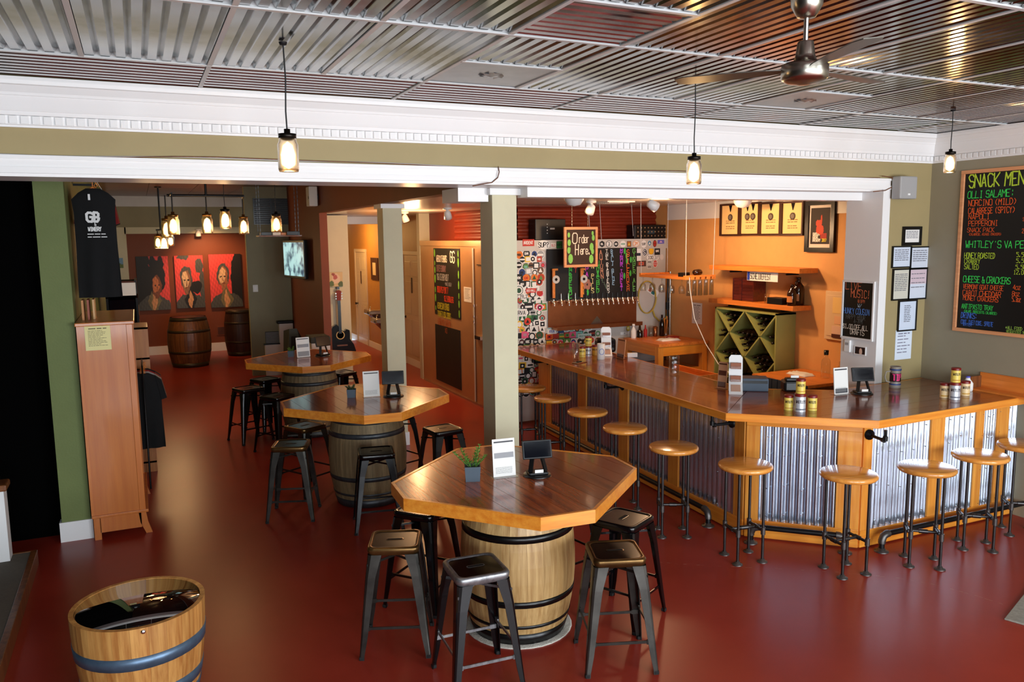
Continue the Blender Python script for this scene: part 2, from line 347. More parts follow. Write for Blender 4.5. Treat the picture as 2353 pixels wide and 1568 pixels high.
# painting alcove wall and its frame
S_(MB().box(-.5, 2.75, BY, BY+.2, 0, ZBK+.1), 'wall_back', 'brown_wall')
S_(MB().box(-.5, 2.6, BY-.25, BY, 3.26, ZBK), 'trim_7', 'grey_white')
S_(MB().box(-.5, 2.6, BY-.2, BY, 2.82, 3.26), 'wall_lintel', 'sage_grey')
S_(MB().box(-.2, 2.45, BY-.17, BY, 2.68, 2.82).box(-.5, -.17, BY-.17, BY, 1.6, 2.82), 'trim_8', 'cream_wall')
S_(MB().box(-.5, 2.45, BY-.03, BY, 0, .19), 'baseboard_back', 'white_paint')
GY = 15.4
S_(MB().box(1.83, 2.75, GY, GY+.12, 0, ZBK), 'wall_sage', 'sage_grey')
S_(MB().box(SX, SX+.12, 12.6, GY, 0, ZBK), 'wall_television', 'brown_wall')
S_(MB().box(SX, SX+.15, HY+.36, 12.6, 2.92, ZBK), 'wall_soffit', 'brown_wall')
# patchwork board ceiling of the back room
cb = S_(MB().box(-.5, SX, HY+.36, BY, ZBK+.02, ZBK+.1), 'ceiling_back', 'black_paint')
wood('ceil_board', (92, 46, 24), (66, 32, 16), .3, 'x', .1, .3)
cbm = MB().box(-.385, .385, -.6, .6, 0, .02).mesh('ceiling_board', 'ceil_board')
for i in range(4):
    for j in range(12):
        o = bpy.data.objects.new('ceiling_board', cbm); COL.objects.link(o); o.location = (-.5+.775*(i+.5), HY+.36+1.14*(j+.5), ZBK-.002*random.random()); o.scale = (1, .94, 1); o.parent = cb
# low white ceiling over bar and hall
S_(MB().box(SX+.15, XR, HY+.40, 13.5, ZBAR, ZBAR+.1).box(SX+.15, 5.3, 13.5, 20, ZBAR, ZBAR+.1), 'ceiling_bar', 'bar_ceiling')
# pillars
def pillar(px0, px1, y, d, ztop, label, base=True):
    x0 = on(px0, 600, y=y).x; x1 = on(px1, 600, y=y).x
    o = MB().box(x0, x1, y, y+d, 0, ztop-.03).build('pillar', 'cream_wall'); struct(o, label)
    MB().box(x0-.03, x1+.03, y-.03, y+d+.03, ztop-.05, ztop-.0).build('capital', 'white_paint', o)
    if base: MB().box(x0-.015, x1+.015, y-.015, y+d+.015, 0, .16).build('plinth', 'white_paint', o)
    return o, x0, x1
pillar(1133, 1188, HY+.37, .24, ZB-.02, 'tall cream pillar under the white beam beside the bar')
S_(MB().box(2.25, 2.5, HY+.40, HY+.75, ZB-.12, ZB-.018), 'trim_9', 'white_paint')
pillar(883, 926, 9.25, .24, 2.92, 'cream pillar standing behind the barrel tables')
S_(MB().box(2.82, 3.35, 13.9, 14.6, 0, 2.92), 'wall_cream', 'cream_wall')
mat('steel_dark', srgb(96, 92, 90), .4, .8, var=.2, vs=14)
# ================================================================ the bar: base (pine frame, corrugated panels), worktop, foot rails, brackets
def vplane(px, py, A, Bq):      # pixel on the vertical plane through floor points A, B -> distance along AB, height
    A = Vector((A[0], A[1], 0)); Bq = Vector((Bq[0], Bq[1], 0)); t = (Bq-A).normalized(); n = Vector((t.y, -t.x, 0)); d = ray(px, py)
    P = CAM+d*((A-CAM).dot(n)/d.dot(n)); return (P-A).dot(t), P.z
BA, BB, BC, BD = (4.69, 9.25), (4.47, 5.04), (5.10, 4.43), (6.955, 4.40)
CT = 1.09                     # worktop height
bar = thing('bar_counter', 'pine framed L shaped bar front clad with corrugated galvanised steel panels', 'bar', (4.47, 5.04, 0))
off = Vector((4.47, 5.04, 0))
def seg_frame(A, Bq):
    t = (Vector(Bq)-Vector(A)); L = t.length; t.normalize(); return L, math.atan2(t.y, t.x)
def bar_sheet(w, h):
    mb = MB(); n = max(2, round(w/.067)); pts = []
    for i in range(n*8+1):
        u = i/8; pts.append((w*u/n, .013*sin(2*pi*u)))
    m = len(pts); mb.add([(x, y, z) for z in (0, h) for x, y in pts], [(i, i+1, m+i+1, m+i) for i in range(m-1)], 0, True)
    for i in range(0, n, 2):
        for z in (.06, h*.5, h-.1): mb.lathe([(.006, 0), (.004, .004), (0, .005)], (0, 0, 0), 6, 1) if False else None
    return mb
def run(A, Bq, posts, rail_h=.15, top_h=.0, inset=.0):
    """posts: list of (s0,s1) along the run; panels fill the gaps. local frame: x along, y outwards is -"""
    L, a = seg_frame(A, Bq); loc = Vector((A[0], A[1], 0))-off
    fr = bpy.data.objects.new('bar_front', None); COL.objects.link(fr); fr.parent = bar; fr.location = loc; fr.rotation_euler = (0, 0, a)
    sgn = 1
    MB().box(0, L, .012, .10, 0, CT-.06).build('core', 'pine', fr)
    MB().box(0, L, -.022, .012, .012, rail_h, bev=.003).build('bottom_rail', 'pine', fr)
    if top_h: MB().box(0, L, -.022, .012, CT-.07-top_h, CT-.07, bev=.003).build('top_rail', 'pine', fr)
    for s0, s1 in posts: MB().box(s0, s1, -.02, .012, rail_h, CT-.07-top_h, bev=.003).build('post', 'pine_z', fr)
    e = [0]+[v for p in posts for v in p]+[L]
    for i in range(0, len(e), 2):
        if e[i+1]-e[i] > .08:
            s = bar_sheet(e[i+1]-e[i]-.004, CT-.07-top_h-rail_h-.004).build('corrugated_panel', 'galv_blue', fr); s.location = (e[i]+.002, -.002, rail_h+.002)
            sc = MB(); w = e[i+1]-e[i]; hh = CT-.07-top_h-rail_h
            for k in range(int(w/.13)):
                for z in (.05, hh*.38, hh*.72, hh-.06):
                    x = .067*(2*k+.5)+.03
                    if x < w-.03: sc.lathe([(.006, 0), (.005, .003), (0, .004)], (0, 0, 0), 6) if False else sc.disc(x, z+random.uniform(-.03, .03), .005, -.019, -.008, seg=6)
            if sc.v: sc.build('screws', 'chrome', s, kind='stuff')
    return fr
# seen from the stools the left run goes from its far end towards the camera
sA = lambda px, py: vplane(px, py, BA, BB)[0]
posts = [(0.02, sA(1268, 940)), (sA(1331, 960), sA(1350, 960)), (sA(1425, 1000), sA(1446, 1000)), (sA(1539, 1060), sA(1562, 1060)), (seg_frame(BA, BB)[0]-.13, seg_frame(BA, BB)[0])]
run(BA, BB, posts)
sB = lambda px, py: vplane(px, py, BB, BC)[0]
LB = seg_frame(BB, BC)[0]
run(BB, BC, [(0, sB(1744, 1100)), (sB(1922, 1100), LB)], .16, .06)
sC = lambda px, py: vplane(px, py, BC, BD)[0]
run(BC, BD, [(0, sC(1996, 1120)), (sC(2130, 1100), sC(2160, 1100)), (sC(2279, 1080), sC(2306, 1080)), (seg_frame(BC, BD)[0]-.55, seg_frame(BC, BD)[0]-.45)], .15)
# worktop: planked top with pine edge band
CO = [(4.345, 9.42), (4.215, 5.0), (5.06, 4.245), (6.95, 4.30), (6.95, 5.365), (5.72, 5.30), (5.08, 5.75), (5.30, 9.42)]
wt = thing('bar_worktop', 'glossy dark stained wooden bar top with pine edge running round the corner', 'worktop', (4.47, 5.04, CT))
def clip(poly, n, c):       # keep n.p <= c
    out = []
    for i, p in enumerate(poly):
        q = poly[(i+1) % len(poly)]; a = n[0]*p[0]+n[1]*p[1]-c; d = n[0]*q[0]+n[1]*q[1]-c
        if a <= 0: out.append(p)
        if a*d < 0: t = a/(a-d); out.append((p[0]+(q[0]-p[0])*t, p[1]+(q[1]-p[1])*t))
    return out
def planks(poly, width, n, z0, z1, m, parent, name='plank', gap=.0012, rel=(0, 0)):
    lo = min(p[0]*n[0]+p[1]*n[1] for p in poly); hi = max(p[0]*n[0]+p[1]*n[1] for p in poly); c = lo
    while c < hi:
        q = clip(clip(poly, n, c+width-gap), (-n[0], -n[1]), -c-gap)
        if len(q) > 2: MB().prism([(x-rel[0], y-rel[1]) for x, y in q], z0, z1-random.random()*.0006, 0).build(name, m, parent)
        c += width
rel = (4.47, 5.04)
Lrun = [(4.36, 9.42), (4.233, 5.01), (5.08, 5.72), (5.30, 9.42)]
planks(Lrun, .16, (1, 0), -.05, 0, 'topwood_y', wt, rel=rel)
Rrun = [(4.235, 5.008), (5.066, 4.262), (6.95, 4.318), (6.95, 5.365), (5.72, 5.30), (5.085, 5.715)]
planks(Rrun, .16, (0, 1), -.05, 0, 'topwood_x', wt, rel=rel)
def edge(A, Bq, m='pine', th=.018, h=.062):
    L, a = seg_frame(A, Bq); o = MB().box(0, L, 0, th, -h, .001, bev=.003).build('edge_band', m, wt); o.location = (A[0]-rel[0], A[1]-rel[1], 0); o.rotation_euler = (0, 0, a)
edge(CO[0], CO[1], 'pine'); edge(CO[1], CO[2]); edge(CO[2], CO[3], 'pine'); edge(CO[4], CO[5]); edge(CO[5], CO[6]); edge(CO[6], CO[7]); edge(CO[7], CO[0])
# counter brackets of black pipe
def bracket(P, a, label):
    t = thing('pipe_bracket', label, 'bracket', P, a, 'pipe brackets under the bar top')
    mb = MB().lathe([(.042, 0), (.042, .008), (.02, .010), (.018, .03), (0, .03)], seg=14); mb.xf(Matrix.Rotation(pi/2, 4, 'X')); mb.build('flange', 'black_iron', t)
    MB().tube([(0, -.02, 0), (0, -.15, 0), (0, -.185, .008), (0, -.20, .03), (0, -.20, .085)], .0125, 10).build('pipe', 'black_iron', t)
    MB().lathe([(.019, -.02), (.019, .015)], (0, -.2, .02), 10).tube([(0, -.165, 0), (0, -.19, 0)], .019, 10).build('elbow', 'black_iron', t)
aL = seg_frame(BA, BB)[1]; aC = seg_frame(BC, BD)[1]
for px, py, nm in ((1262, 848, 'black pipe bracket under the far end of the bar top'), (1434, 897, 'black pipe bracket under the middle of the long bar side'), (1686, 983, 'black pipe bracket at the long side of the bar corner')):
    s, z = vplane(px, py, BA, BB); tv = Vector((cos(aL), sin(aL), 0)); P = Vector((BA[0], BA[1], 0))+tv*min(s, seg_frame(BA, BB)[0]-.05)+Vector((sin(aL), -cos(aL), 0))*.021; P.z = CT-.15; bracket(P, aL, nm)
P = Vector((BC[0], BC[1], 0))+Vector((cos(aC), sin(aC), 0))*.04+Vector((sin(aC), -cos(aC), 0))*.021; P.z = CT-.15
P = P+Vector((.0, -.01, 0)); bracket(P, aC-.25, 'black pipe bracket at the short side of the bar corner')
# foot rails
def footrail(A, Bq, s0, s1, label, ends=(1, 1)):
    L, a = seg_frame(A, Bq); t = thing('foot_rail', label, 'foot rail', (A[0], A[1], 0), a)
    z = .14; y = -.13; r = .022; mb = MB(); pts = []
    if ends[0]: pts += [(s0, y, .01), (s0, y, z-.05), (s0+.015, y, z-.015), (s0+.05, y, z)]
    else: pts += [(s0, y, z)]
    if ends[1]: pts += [(s1-.05, y, z), (s1-.015, y, z-.015), (s1, y, z-.05), (s1, y, .01)]
    else: pts += [(s1, y, z)]
    mb.tube(pts, r, 12).build('pipe', 'black_iron', t)
    for k, s in enumerate((s0, s1)):
        if ends[k]:
            d = 1 if k == 0 else -1
            MB().lathe([(.055, 0), (.055, .008), (.03, .012), (.028, .03), (0, .03)], (s, y, 0), 16).build('flange', 'steel_dark', t)
            MB().tube([(s, y, z-.07), (s, y, z-.05), (s+d*.015, y, z-.015), (s+d*.05, y, z), (s+d*.07, y, z)], .029, 12).build('elbow', 'steel_dark', t)
LA = seg_frame(BA, BB)[0]; LC = seg_frame(BC, BD)[0]
footrail(BA, BB, .3, LA-.32, 'black pipe foot rail along the long side of the bar')
footrail(BB, BC, .06, LB-.1, 'black pipe foot rail across the cut corner of the bar')
footrail(BC, BD, .12, LC-.02, 'black pipe foot rail along the short side of the bar', (1, 0))
mat('pipe', srgb(74, 72, 72), .32, .85, var=.2, vs=12)
wood('oak_honey', (206, 152, 84), (160, 100, 46), .45, 'z', .1, .14)
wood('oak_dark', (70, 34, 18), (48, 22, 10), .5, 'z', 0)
mat('hoop_brown', srgb(70, 54, 36), .4, .5, var=.2)
mat('felt', srgb(206, 200, 188), .95, var=.2, vs=60, bump=.6, bs=140)
# ================================================================ barrels, octagonal tables, stools
def rb(z, h, r0, r1): u = 2*z/h-1; return r1-(r1-r0)*u*u
def barrel_parts(parent, h, r0, r1, m, hoopm, hoops, n=22, z0=0, zt=None, rows=9, off=(0, 0)):
    """staves and hoops; a half barrel uses zt < h"""
    zt = zt or h; a = pi/n*.992; vs = []; fs = []; mb = MB(); th = .026
    for j in range(rows+1):
        z = zt*j/rows; r = rb(z, h, r0, r1)
        for rr in (r, r-th):
            for s in (-1, 0, 1): vs.append((rr*cos(s*a)*(1 if s else 1), rr*sin(s*a), z))
    for j in range(rows):
        b = j*6; c = b+6
        for q in ((b, b+1, c+1, c), (b+1, b+2, c+2, c+1), (b+4, b+3, c+3, c+4), (b+5, b+4, c+4, c+5), (b+3, b, c, c+3), (b+2, b+5, c+5, c+2)): fs.append(q)
    e = rows*6; fs += [(e, e+1, e+4, e+3), (e+1, e+2, e+5, e+4), (3, 4, 1, 0), (4, 5, 2, 1)]
    me = mb.add(vs, fs, 0, False).mesh('stave', m)
    for i in range(n):
        o = bpy.data.objects.new('stave', me); COL.objects.link(o); o.parent = parent; o.rotation_euler = (0, 0, 2*pi*i/n); o.location = (off[0], off[1], z0)
    for hz, hh in hoops:
        f = lambda z: rb(z, h, r0, r1)+.004
        MB().lathe([(f(hz)-.006, hz), (f(hz), hz), (f(hz+hh), hz+hh), (f(hz+hh)-.006, hz+hh)], (off[0], off[1], z0), 40).build('hoop', hoopm, parent)
def head(parent, z, r, m, name='barrel_head'):
    planks([(r*cos(2*pi*i/28), r*sin(2*pi*i/28)) for i in range(28)], .11, (1, 0), z-.02, z, m, parent, name)
a_, c_ = .67, .235
OCT = [(a_, -(a_-c_)), (a_, a_-c_), (a_-c_, a_), (-(a_-c_), a_), (-a_, a_-c_), (-a_, -(a_-c_)), (-(a_-c_), -a_), (a_-c_, -a_)]
th = radians(41); OCT = [(x*cos(th)-y*sin(th), x*sin(th)+y*cos(th)) for x, y in OCT]
def inset(poly, d):
    n = len(poly); out = []
    for i in range(n):
        p0, p, p1 = Vector(poly[i-1]), Vector(poly[i]), Vector(poly[(i+1) % n]); e0 = (p-p0).normalized(); e1 = (p1-p).normalized()
        n0 = Vector((-e0.y, e0.x)); n1 = Vector((-e1.y, e1.x)); b = (n0+n1).normalized(); out.append(tuple(p+b*d/b.dot(n0)))
    return out
def barrel_table(x, y, label, bm, hm, pad=True):
    t = thing('barrel_table', label, 'table', (x, y, 0), 0)
    br = bpy.data.objects.new('barrel', None); COL.objects.link(br); br.parent = t
    barrel_parts(br, .93, .30, .372, bm, hm, [(.0, .075), (.115, .022), (.262, .042), (.672, .045), (.80, .03)])
    br.location = (0, 0, .008)
    top = bpy.data.objects.new('table_top', None); COL.objects.link(top); top.parent = t; top.location = (0, 0, 1.0)
    ins = inset(OCT, .02)
    planks(ins, .135, (cos(.09), sin(.09)), -.05, 0, 'topwood_y', top)
    n = len(OCT)
    for i in range(n):
        q = [OCT[i], OCT[(i+1) % n], ins[(i+1) % n], ins[i]]
        MB().prism(q, -.075, .002).build('edge_board', 'pine', top)
    if pad: MB().lathe([(.345, 0), (.35, .004), (.34, .008), (.28, .008)], (0, 0, 0), 32).build('felt_pad', 'felt', t)
    return t
barrel_table(2.12, 4.51, 'octagonal wooden table on a pale barrel with black hoops, nearest the camera', 'oak_light', 'hoop_black')
barrel_table(1.91, 7.45, 'octagonal wooden table on a weathered grey barrel, middle of the three', 'oak_grey', 'hoop_grey', False)
barrel_table(1.935, 10.42, 'octagonal wooden table on a grey barrel, farthest of the three', 'oak_grey', 'hoop_grey', False)
# the brown barrel standing before the paintings, and the dark one in the alcove corner
bk = thing('wine_barrel', 'brown upright wine barrel with dark hoops in front of the portraits', 'barrel', (.865, 17.35, 0))
barrel_parts(bk, 1.0, .335, .415, 'oak_brown', 'hoop_brown', [(0, .09), (.28, .05), (.70, .05), (.93, .07)], 22)
head(bk, .985, .305, 'oak_brown')
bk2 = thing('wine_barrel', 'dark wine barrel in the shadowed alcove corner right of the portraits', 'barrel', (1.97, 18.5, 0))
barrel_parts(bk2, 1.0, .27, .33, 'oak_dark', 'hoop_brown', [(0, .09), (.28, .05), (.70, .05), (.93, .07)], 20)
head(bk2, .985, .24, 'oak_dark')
# half barrel with a tinted glass top
hb = thing('half_barrel_table', 'half barrel with blue grey hoops and flush dark glass top on the red floor', 'barrel table', (-.115, 4.72, 0))
barrel_parts(hb, 1.1, .285, .345, 'oak_honey', 'hoop_blue', [(.0, .06), (.095, .065), (.30, .07)], 24, 0, .53, 7)
mat('tinted_glass', srgb(10, 9, 9), .02, 0, spec=.9, ior=2.3)
MB().lathe([(.317, -.012), (.318, -.004), (.316, 0), (0, 0)], (0, 0, .527), 48).build('glass_top', 'tinted_glass', hb)
sb = MB().lathe([(.012, 0), (.012, .004), (.006, .006), (0, .006)], seg=12); sb.xf(Matrix.Rotation(pi/2, 4, 'X')); sb.build('screw', 'chrome', hb, (.02, -.345, .51))
# ---- pressed-steel stools
mat('stool_black', srgb(10, 10, 12), .22, .3, var=.2, vs=9, coat=.3); mat('stool_gun', srgb(74, 72, 68), .34, .85, var=.35, vs=5, rvar=.1); mat('stool_bronze', srgb(112, 84, 48), .28, .85, var=.5, vs=4); mat('stool_dark_seat', srgb(40, 32, 26), .24, .5, var=.4, vs=5)
mat('worn_steel', srgb(150, 150, 152), .4, .8, var=.4, vs=30)
def rsq(s, r, n=5):
    P = []
    for k, (cx, cy) in enumerate(((1, 1), (-1, 1), (-1, -1), (1, -1))):
        for i in range(n+1): a = k*pi/2+i*pi/2/n; P.append((cx*(s-r)+r*cos(a), cy*(s-r)+r*sin(a)))
    return P
def make_stool(seatm, edgem, legm, barm):
    t = thing('metal_stool', '', 'stool'); H_ = .68
    rings = [(.148, H_-.05), (.152, H_-.045), (.156, H_-.028), (.157, H_-.012), (.152, H_-.002), (.145, H_), (.134, H_-.001), (.130, H_-.006)]
    mb = MB(); m = len(rsq(1, .2)); vs = []
    for s, z in rings: vs += [(x, y, z) for x, y in rsq(s, .04)]
    for j in range(len(rings)-1): mb.add([], []); 
    mb.add(vs, [(j*m+i, j*m+(i+1) % m, (j+1)*m+(i+1) % m, (j+1)*m+i) for j in range(len(rings)-1) for i in range(m)], 1, True)
    mb.add([(x, y, H_-.006) for x, y in rsq(.130, .035)], [tuple(range(m))], 0)
    seat = mb.build('seat', [seatm, edgem], t)
    sl = MB(); slot = [(.035*(1 if cos(a) > 0 else -1)+.013*cos(a), .013*sin(a)) for a in [2*pi*(i+.5)/16 for i in range(16)]]
    n = len(slot); o2 = [(x*1.12, y*1.35) for x, y in slot]
    sl.add([(x, y, H_-.0045) for x, y in o2]+[(x, y, H_-.004) for x, y in slot], [(i, (i+1) % n, n+(i+1) % n, n+i) for i in range(n)], 1); sl.add([(x, y, H_-.0052) for x, y in slot], [tuple(range(n))], 0)
    sl.build('handle_slot', ['rubber', edgem], seat)
    lv = [(H_-.045, .154, .085), (.50, .170, .062), (.12, .205, .040), (.03, .213, .030), (.0, .215, .030)]
    def sec(w, t=.006): c = w*.28; return [(-w, 0), (-c, 0), (-c*.3, -c*.3), (0, -c), (0, -w), (-t, -w), (-t, -c), (-c, -t), (-w, -t)]
    me = MB(); k = 9; vs = []
    for z, o, w in lv: vs += [(o+x, o+y, z) for x, y in sec(w)]
    me.add(vs, [(j*k+i, (j+1)*k+i, (j+1)*k+(i+1) % k, j*k+(i+1) % k) for j in range(len(lv)-1) for i in range(k)]); me.add(vs[-k:], [tuple(range(k))])
    lm = me.mesh('leg', legm)
    ft = MB().box(.188, .216, .188, .216, 0, .022, bev=.004).mesh('rubber_foot', 'rubber')
    for q in range(4):
        o = bpy.data.objects.new('leg', lm); COL.objects.link(o); o.parent = t; o.rotation_euler = (0, 0, q*pi/2)
        f = bpy.data.objects.new('rubber_foot', ft); COL.objects.link(f); f.parent = o
    lo = lambda z: .213-(z-.03)/(H_-.075)*.06
    for q, z in ((0, .19), (1, .24), (2, .19), (3, .24)):
        s = lo(z)-.01; b = MB().bar((-s, s, z), (s, s, z), .007, .016).bar((-s-.002, s+.002, z), (-s+.04, s+.002, z), .01, .026).bar((s+.002, s+.002, z), (s-.04, s+.002, z), .01, .026)
        o = b.build('foot_bar', barm, t); o.rotation_euler = (0, 0, q*pi/2)
    s = .158; MB().bar((-s, -s, .575), (s, s, .575), .006, .014).bar((-s, s, .575), (s, -s, .575), .006, .014).build('cross_brace', barm, t)
    return t
black_s = make_stool('stool_black', 'stool_black', 'stool_black', 'stool_black'); black_used = [0]
worn_s = make_stool('stool_black', 'worn_steel', 'stool_black', 'worn_steel'); worn_used = [0]
gun_s = make_stool('stool_dark_seat', 'stool_bronze', 'stool_gun', 'stool_gun'); gun_used = [0]
def stool(kind, x, y, deg, label):
    src, used = {'b': (black_s, black_used), 'w': (worn_s, worn_used), 'g': (gun_s, gun_used)}[kind]
    o = src if not used[0] else copy_tree(src); used[0] = 1
    o.location = (x, y, 0); o.rotation_euler = (0, 0, radians(deg)); o['label'] = label; o['group'] = 'pressed steel stools around the barrel tables'; o['category'] = 'stool'
stool('g', 1.335, 4.62, -22, 'gunmetal stool with bronze edged seat left of the nearest barrel table')
stool('w', 1.625, 4.02, -3, 'worn black stool with scuffed silver edges in front of the nearest barrel')
stool('g', 2.45, 3.86, -20, 'gunmetal stool with golden bronze seat edge at the right front of the nearest barrel')
stool('b', 2.80, 4.31, 28, 'glossy black stool under the right side of the nearest table')
stool('b', 1.68, 5.10, 40, 'black stool pushed under the back left of the nearest table')
stool('b', 2.70, 4.98, 12, 'black stool tucked under the nearest table between its barrel and the bar')
stool('g', 1.165, 7.31, -20, 'gunmetal stool with golden edge at the front left of the middle table')
stool('b', 1.79, 6.70, -12, 'black stool in front of the weathered barrel of the middle table')
stool('b', 2.60, 7.22, 8, 'black stool with brown sheen between the middle table and the cream pillar')
stool('g', 1.42, 7.99, 30, 'bronze edged stool half under the left of the middle table')
stool('b', 2.36, 8.02, 20, 'black stool tucked behind the right side of the middle barrel')
stool('b', 1.416, 9.72, 35, 'black stool between the middle and the farthest table')
stool('b', 1.168, 10.40, 20, 'black stool with silver front edge left of the farthest table')
stool('b', 1.46, 10.98, 28, 'black stool pushed under the left of the farthest table')
stool('b', 2.50, 11.02, 20, 'black stool behind the right side of the farthest table')
# ---- wooden pipe stools along the bar
def make_pipe_stool():
    t = thing('bar_stool', '', 'stool'); Hs = .765; d = .105
    MB().lathe([(.17, Hs-.042), (.197, Hs-.038), (.207, Hs-.024), (.207, Hs-.014), (.200, Hs-.003), (.19, Hs), (0, Hs)], seg=36).build('seat', 'seatwood', t)
    zb = .25
    lm = MB().tube([(d, d, .01), (d, d, Hs-.04)], .0115, 8).mesh('leg', 'pipe'); fl = MB().lathe([(.04, 0), (.04, .006), (.02, .010), (.018, .026), (.012, .026)], (d, d, 0), 14).mesh('foot_flange', 'steel_dark')
    tf = MB().lathe([(.018, -.028), (.018, .028)], (d, d, zb), 10).mesh('tee_fitting', 'steel_dark')
    for q in range(4):
        o = bpy.data.objects.new('leg', lm); COL.objects.link(o); o.parent = t; o.rotation_euler = (0, 0, q*pi/2)
        for me, nm in ((fl, 'foot_flange'), (tf, 'tee_fitting')):
            c = bpy.data.objects.new(nm, me); COL.objects.link(c); c.parent = o
    MB().tube([(-d, d, zb), (-d, -d, zb)], .0115, 8).tube([(d, d, zb), (d, -d, zb)], .0115, 8).tube([(-d, 0, zb), (d, 0, zb)], .0115, 8).tube([(-.03, 0, zb), (.03, 0, zb)], .017, 10).tube([(-d, -.026, zb), (-d, .026, zb)], .017, 10).tube([(d, -.026, zb), (d, .026, zb)], .017, 10).build('stretcher', 'pipe', t)
    return t
ps = make_pipe_stool(); first = True
BS = [((1214, 889), 15, 'round wooden pipe leg bar stool at the far end, half behind the cream pillar'), ((1270, 912), 18, 'second round wooden bar stool counted from the sticker wall'), ((1350, 943), 20, 'third round wooden bar stool counted from the sticker wall'),
 ((1436, 980), 22, 'fourth round wooden bar stool counted from the sticker wall, with a small dark knot'), ((1548, 1024), 27, 'round wooden bar stool on the long side, last before the bar corner'), ((1713, 1065), 12, 'round wooden bar stool with a dark flame shaped knot left of the corner panel'),
 ((1950, 1085), 8, 'round wooden bar stool in front of the cut bar corner, nearest the camera'), ((2130, 1071), 42, 'reddish round wooden bar stool, first on the short side of the bar'), ((2253, 1043), 42, 'pale round wooden bar stool, second on the short side of the bar'), ((2340, 1016), 40, 'round wooden bar stool cut by the right edge of the picture')]
for q, a, lab in BS:
    o = ps if first else copy_tree(ps); first = False
    p = on(*q, z=.765); o.location = (p.x, p.y-(.06 if q[0] > 2300 else 0), 0); o.rotation_euler = (0, 0, radians(-a)); o['label'] = lab; o['category'] = 'stool'; o['group'] = 'wooden pipe stools along the bar'
# ================================================================ walk-in cooler with tap wall and stickers
class WP:            # a wall plane: pixels -> (u, z); u runs to the viewer's right
    def __init__(s, x=None, y=None): s.x, s.y = x, y; s.rz = 0 if y is not None else -pi/2
    def uv(s, px, py): P = on(px, py, x=s.x, y=s.y); return ((P.x if s.y is not None else -P.y), P.z)
    def world(s, u, z, out=0): return Vector((u, s.y-out, z)) if s.y is not None else Vector((s.x-out, -u, z))
    def box(s, a, b):       # pixel corners -> centre u, centre z, w, h
        u0, z0 = s.uv(*a); u1, z1 = s.uv(*b); return (u0+u1)/2, (z0+z1)/2, abs(u1-u0), abs(z1-z0)
CZ = 2.46
ck = thing('walk_in_cooler', 'beige metal walk-in cooler whose front is covered with stickers', 'cooler', (TX, TY, 0))
LP = WP(x=TX); FPp = WP(y=TY)
MB().box(0.01, 2.40, .01, 3.9, 0, CZ-.01).build('body', 'beige_metal', ck)
sidep = MB().box(0, .01, 0, 3.9, 0, CZ).box(-.015, .01, -.01, 3.9, CZ-.075, CZ+.01).build('side_panel', 'beige_metal', ck)
front = MB().box(0, 2.40, 0, .01, 0, CZ).box(-.01, 2.41, -.015, .01, CZ-.13, CZ+.01).build('front_panel', 'cooler_white', ck)
MB().box(-.01, .0, 0, 3.9, 0, .03).box(.0, 2.41, -.012, 0, 0, .03).build('kick_strip', 'steel', ck)
lx = lambda px, py: (lambda t: (t[0]-TX, t[1]))(FPp.uv(px, py))            # local x,z on the front panel
def sideq(q0, q1, th, name, m, par, out=0):                                 # box on the left side panel by pixels
    (u0, z0), (u1, z1) = LP.uv(*q0), LP.uv(*q1); y0, y1 = sorted((-u0-TY, -u1-TY)); z0, z1 = sorted((z0, z1))
    return MB().box(-th-out, -out, y0, y1, z0, z1).build(name, m, par)
# the cooler door with hinge strip and handle
dr = sideq((1096, 560), (1118, 935), .012, 'cooler_door', 'beige_metal', ck); u, z = LP.uv(1088, 735)
(ud, zd) = LP.uv(1118, 600); MB().box(-.03, -.012, -ud-TY, -LP.uv(1099, 600)[0]-TY, LP.uv(1105, 610)[1], LP.uv(1105, 610)[1]+.012).build('door_seam', 'rubber', dr)
MB().box(-.06, -.012, -LP.uv(1112, 770)[0]-TY, -LP.uv(1099, 770)[0]-TY, LP.uv(1105, 780)[1], LP.uv(1105, 772)[1]).build('door_handle', 'chrome', dr)
for py in (703, 728, 740):
    u, z = LP.uv(1092, py); MB().lathe([(.012, -.02), (.012, .02)], (-.02, -u-TY, z), 8).build('hinge', 'chrome', dr)
MB().box(-.016, -.012, -LP.uv(1090, 600)[0]-TY, -LP.uv(1087, 600)[0]-TY, .05, CZ-.1).build('trim_strip', 'cooler_white', ck)
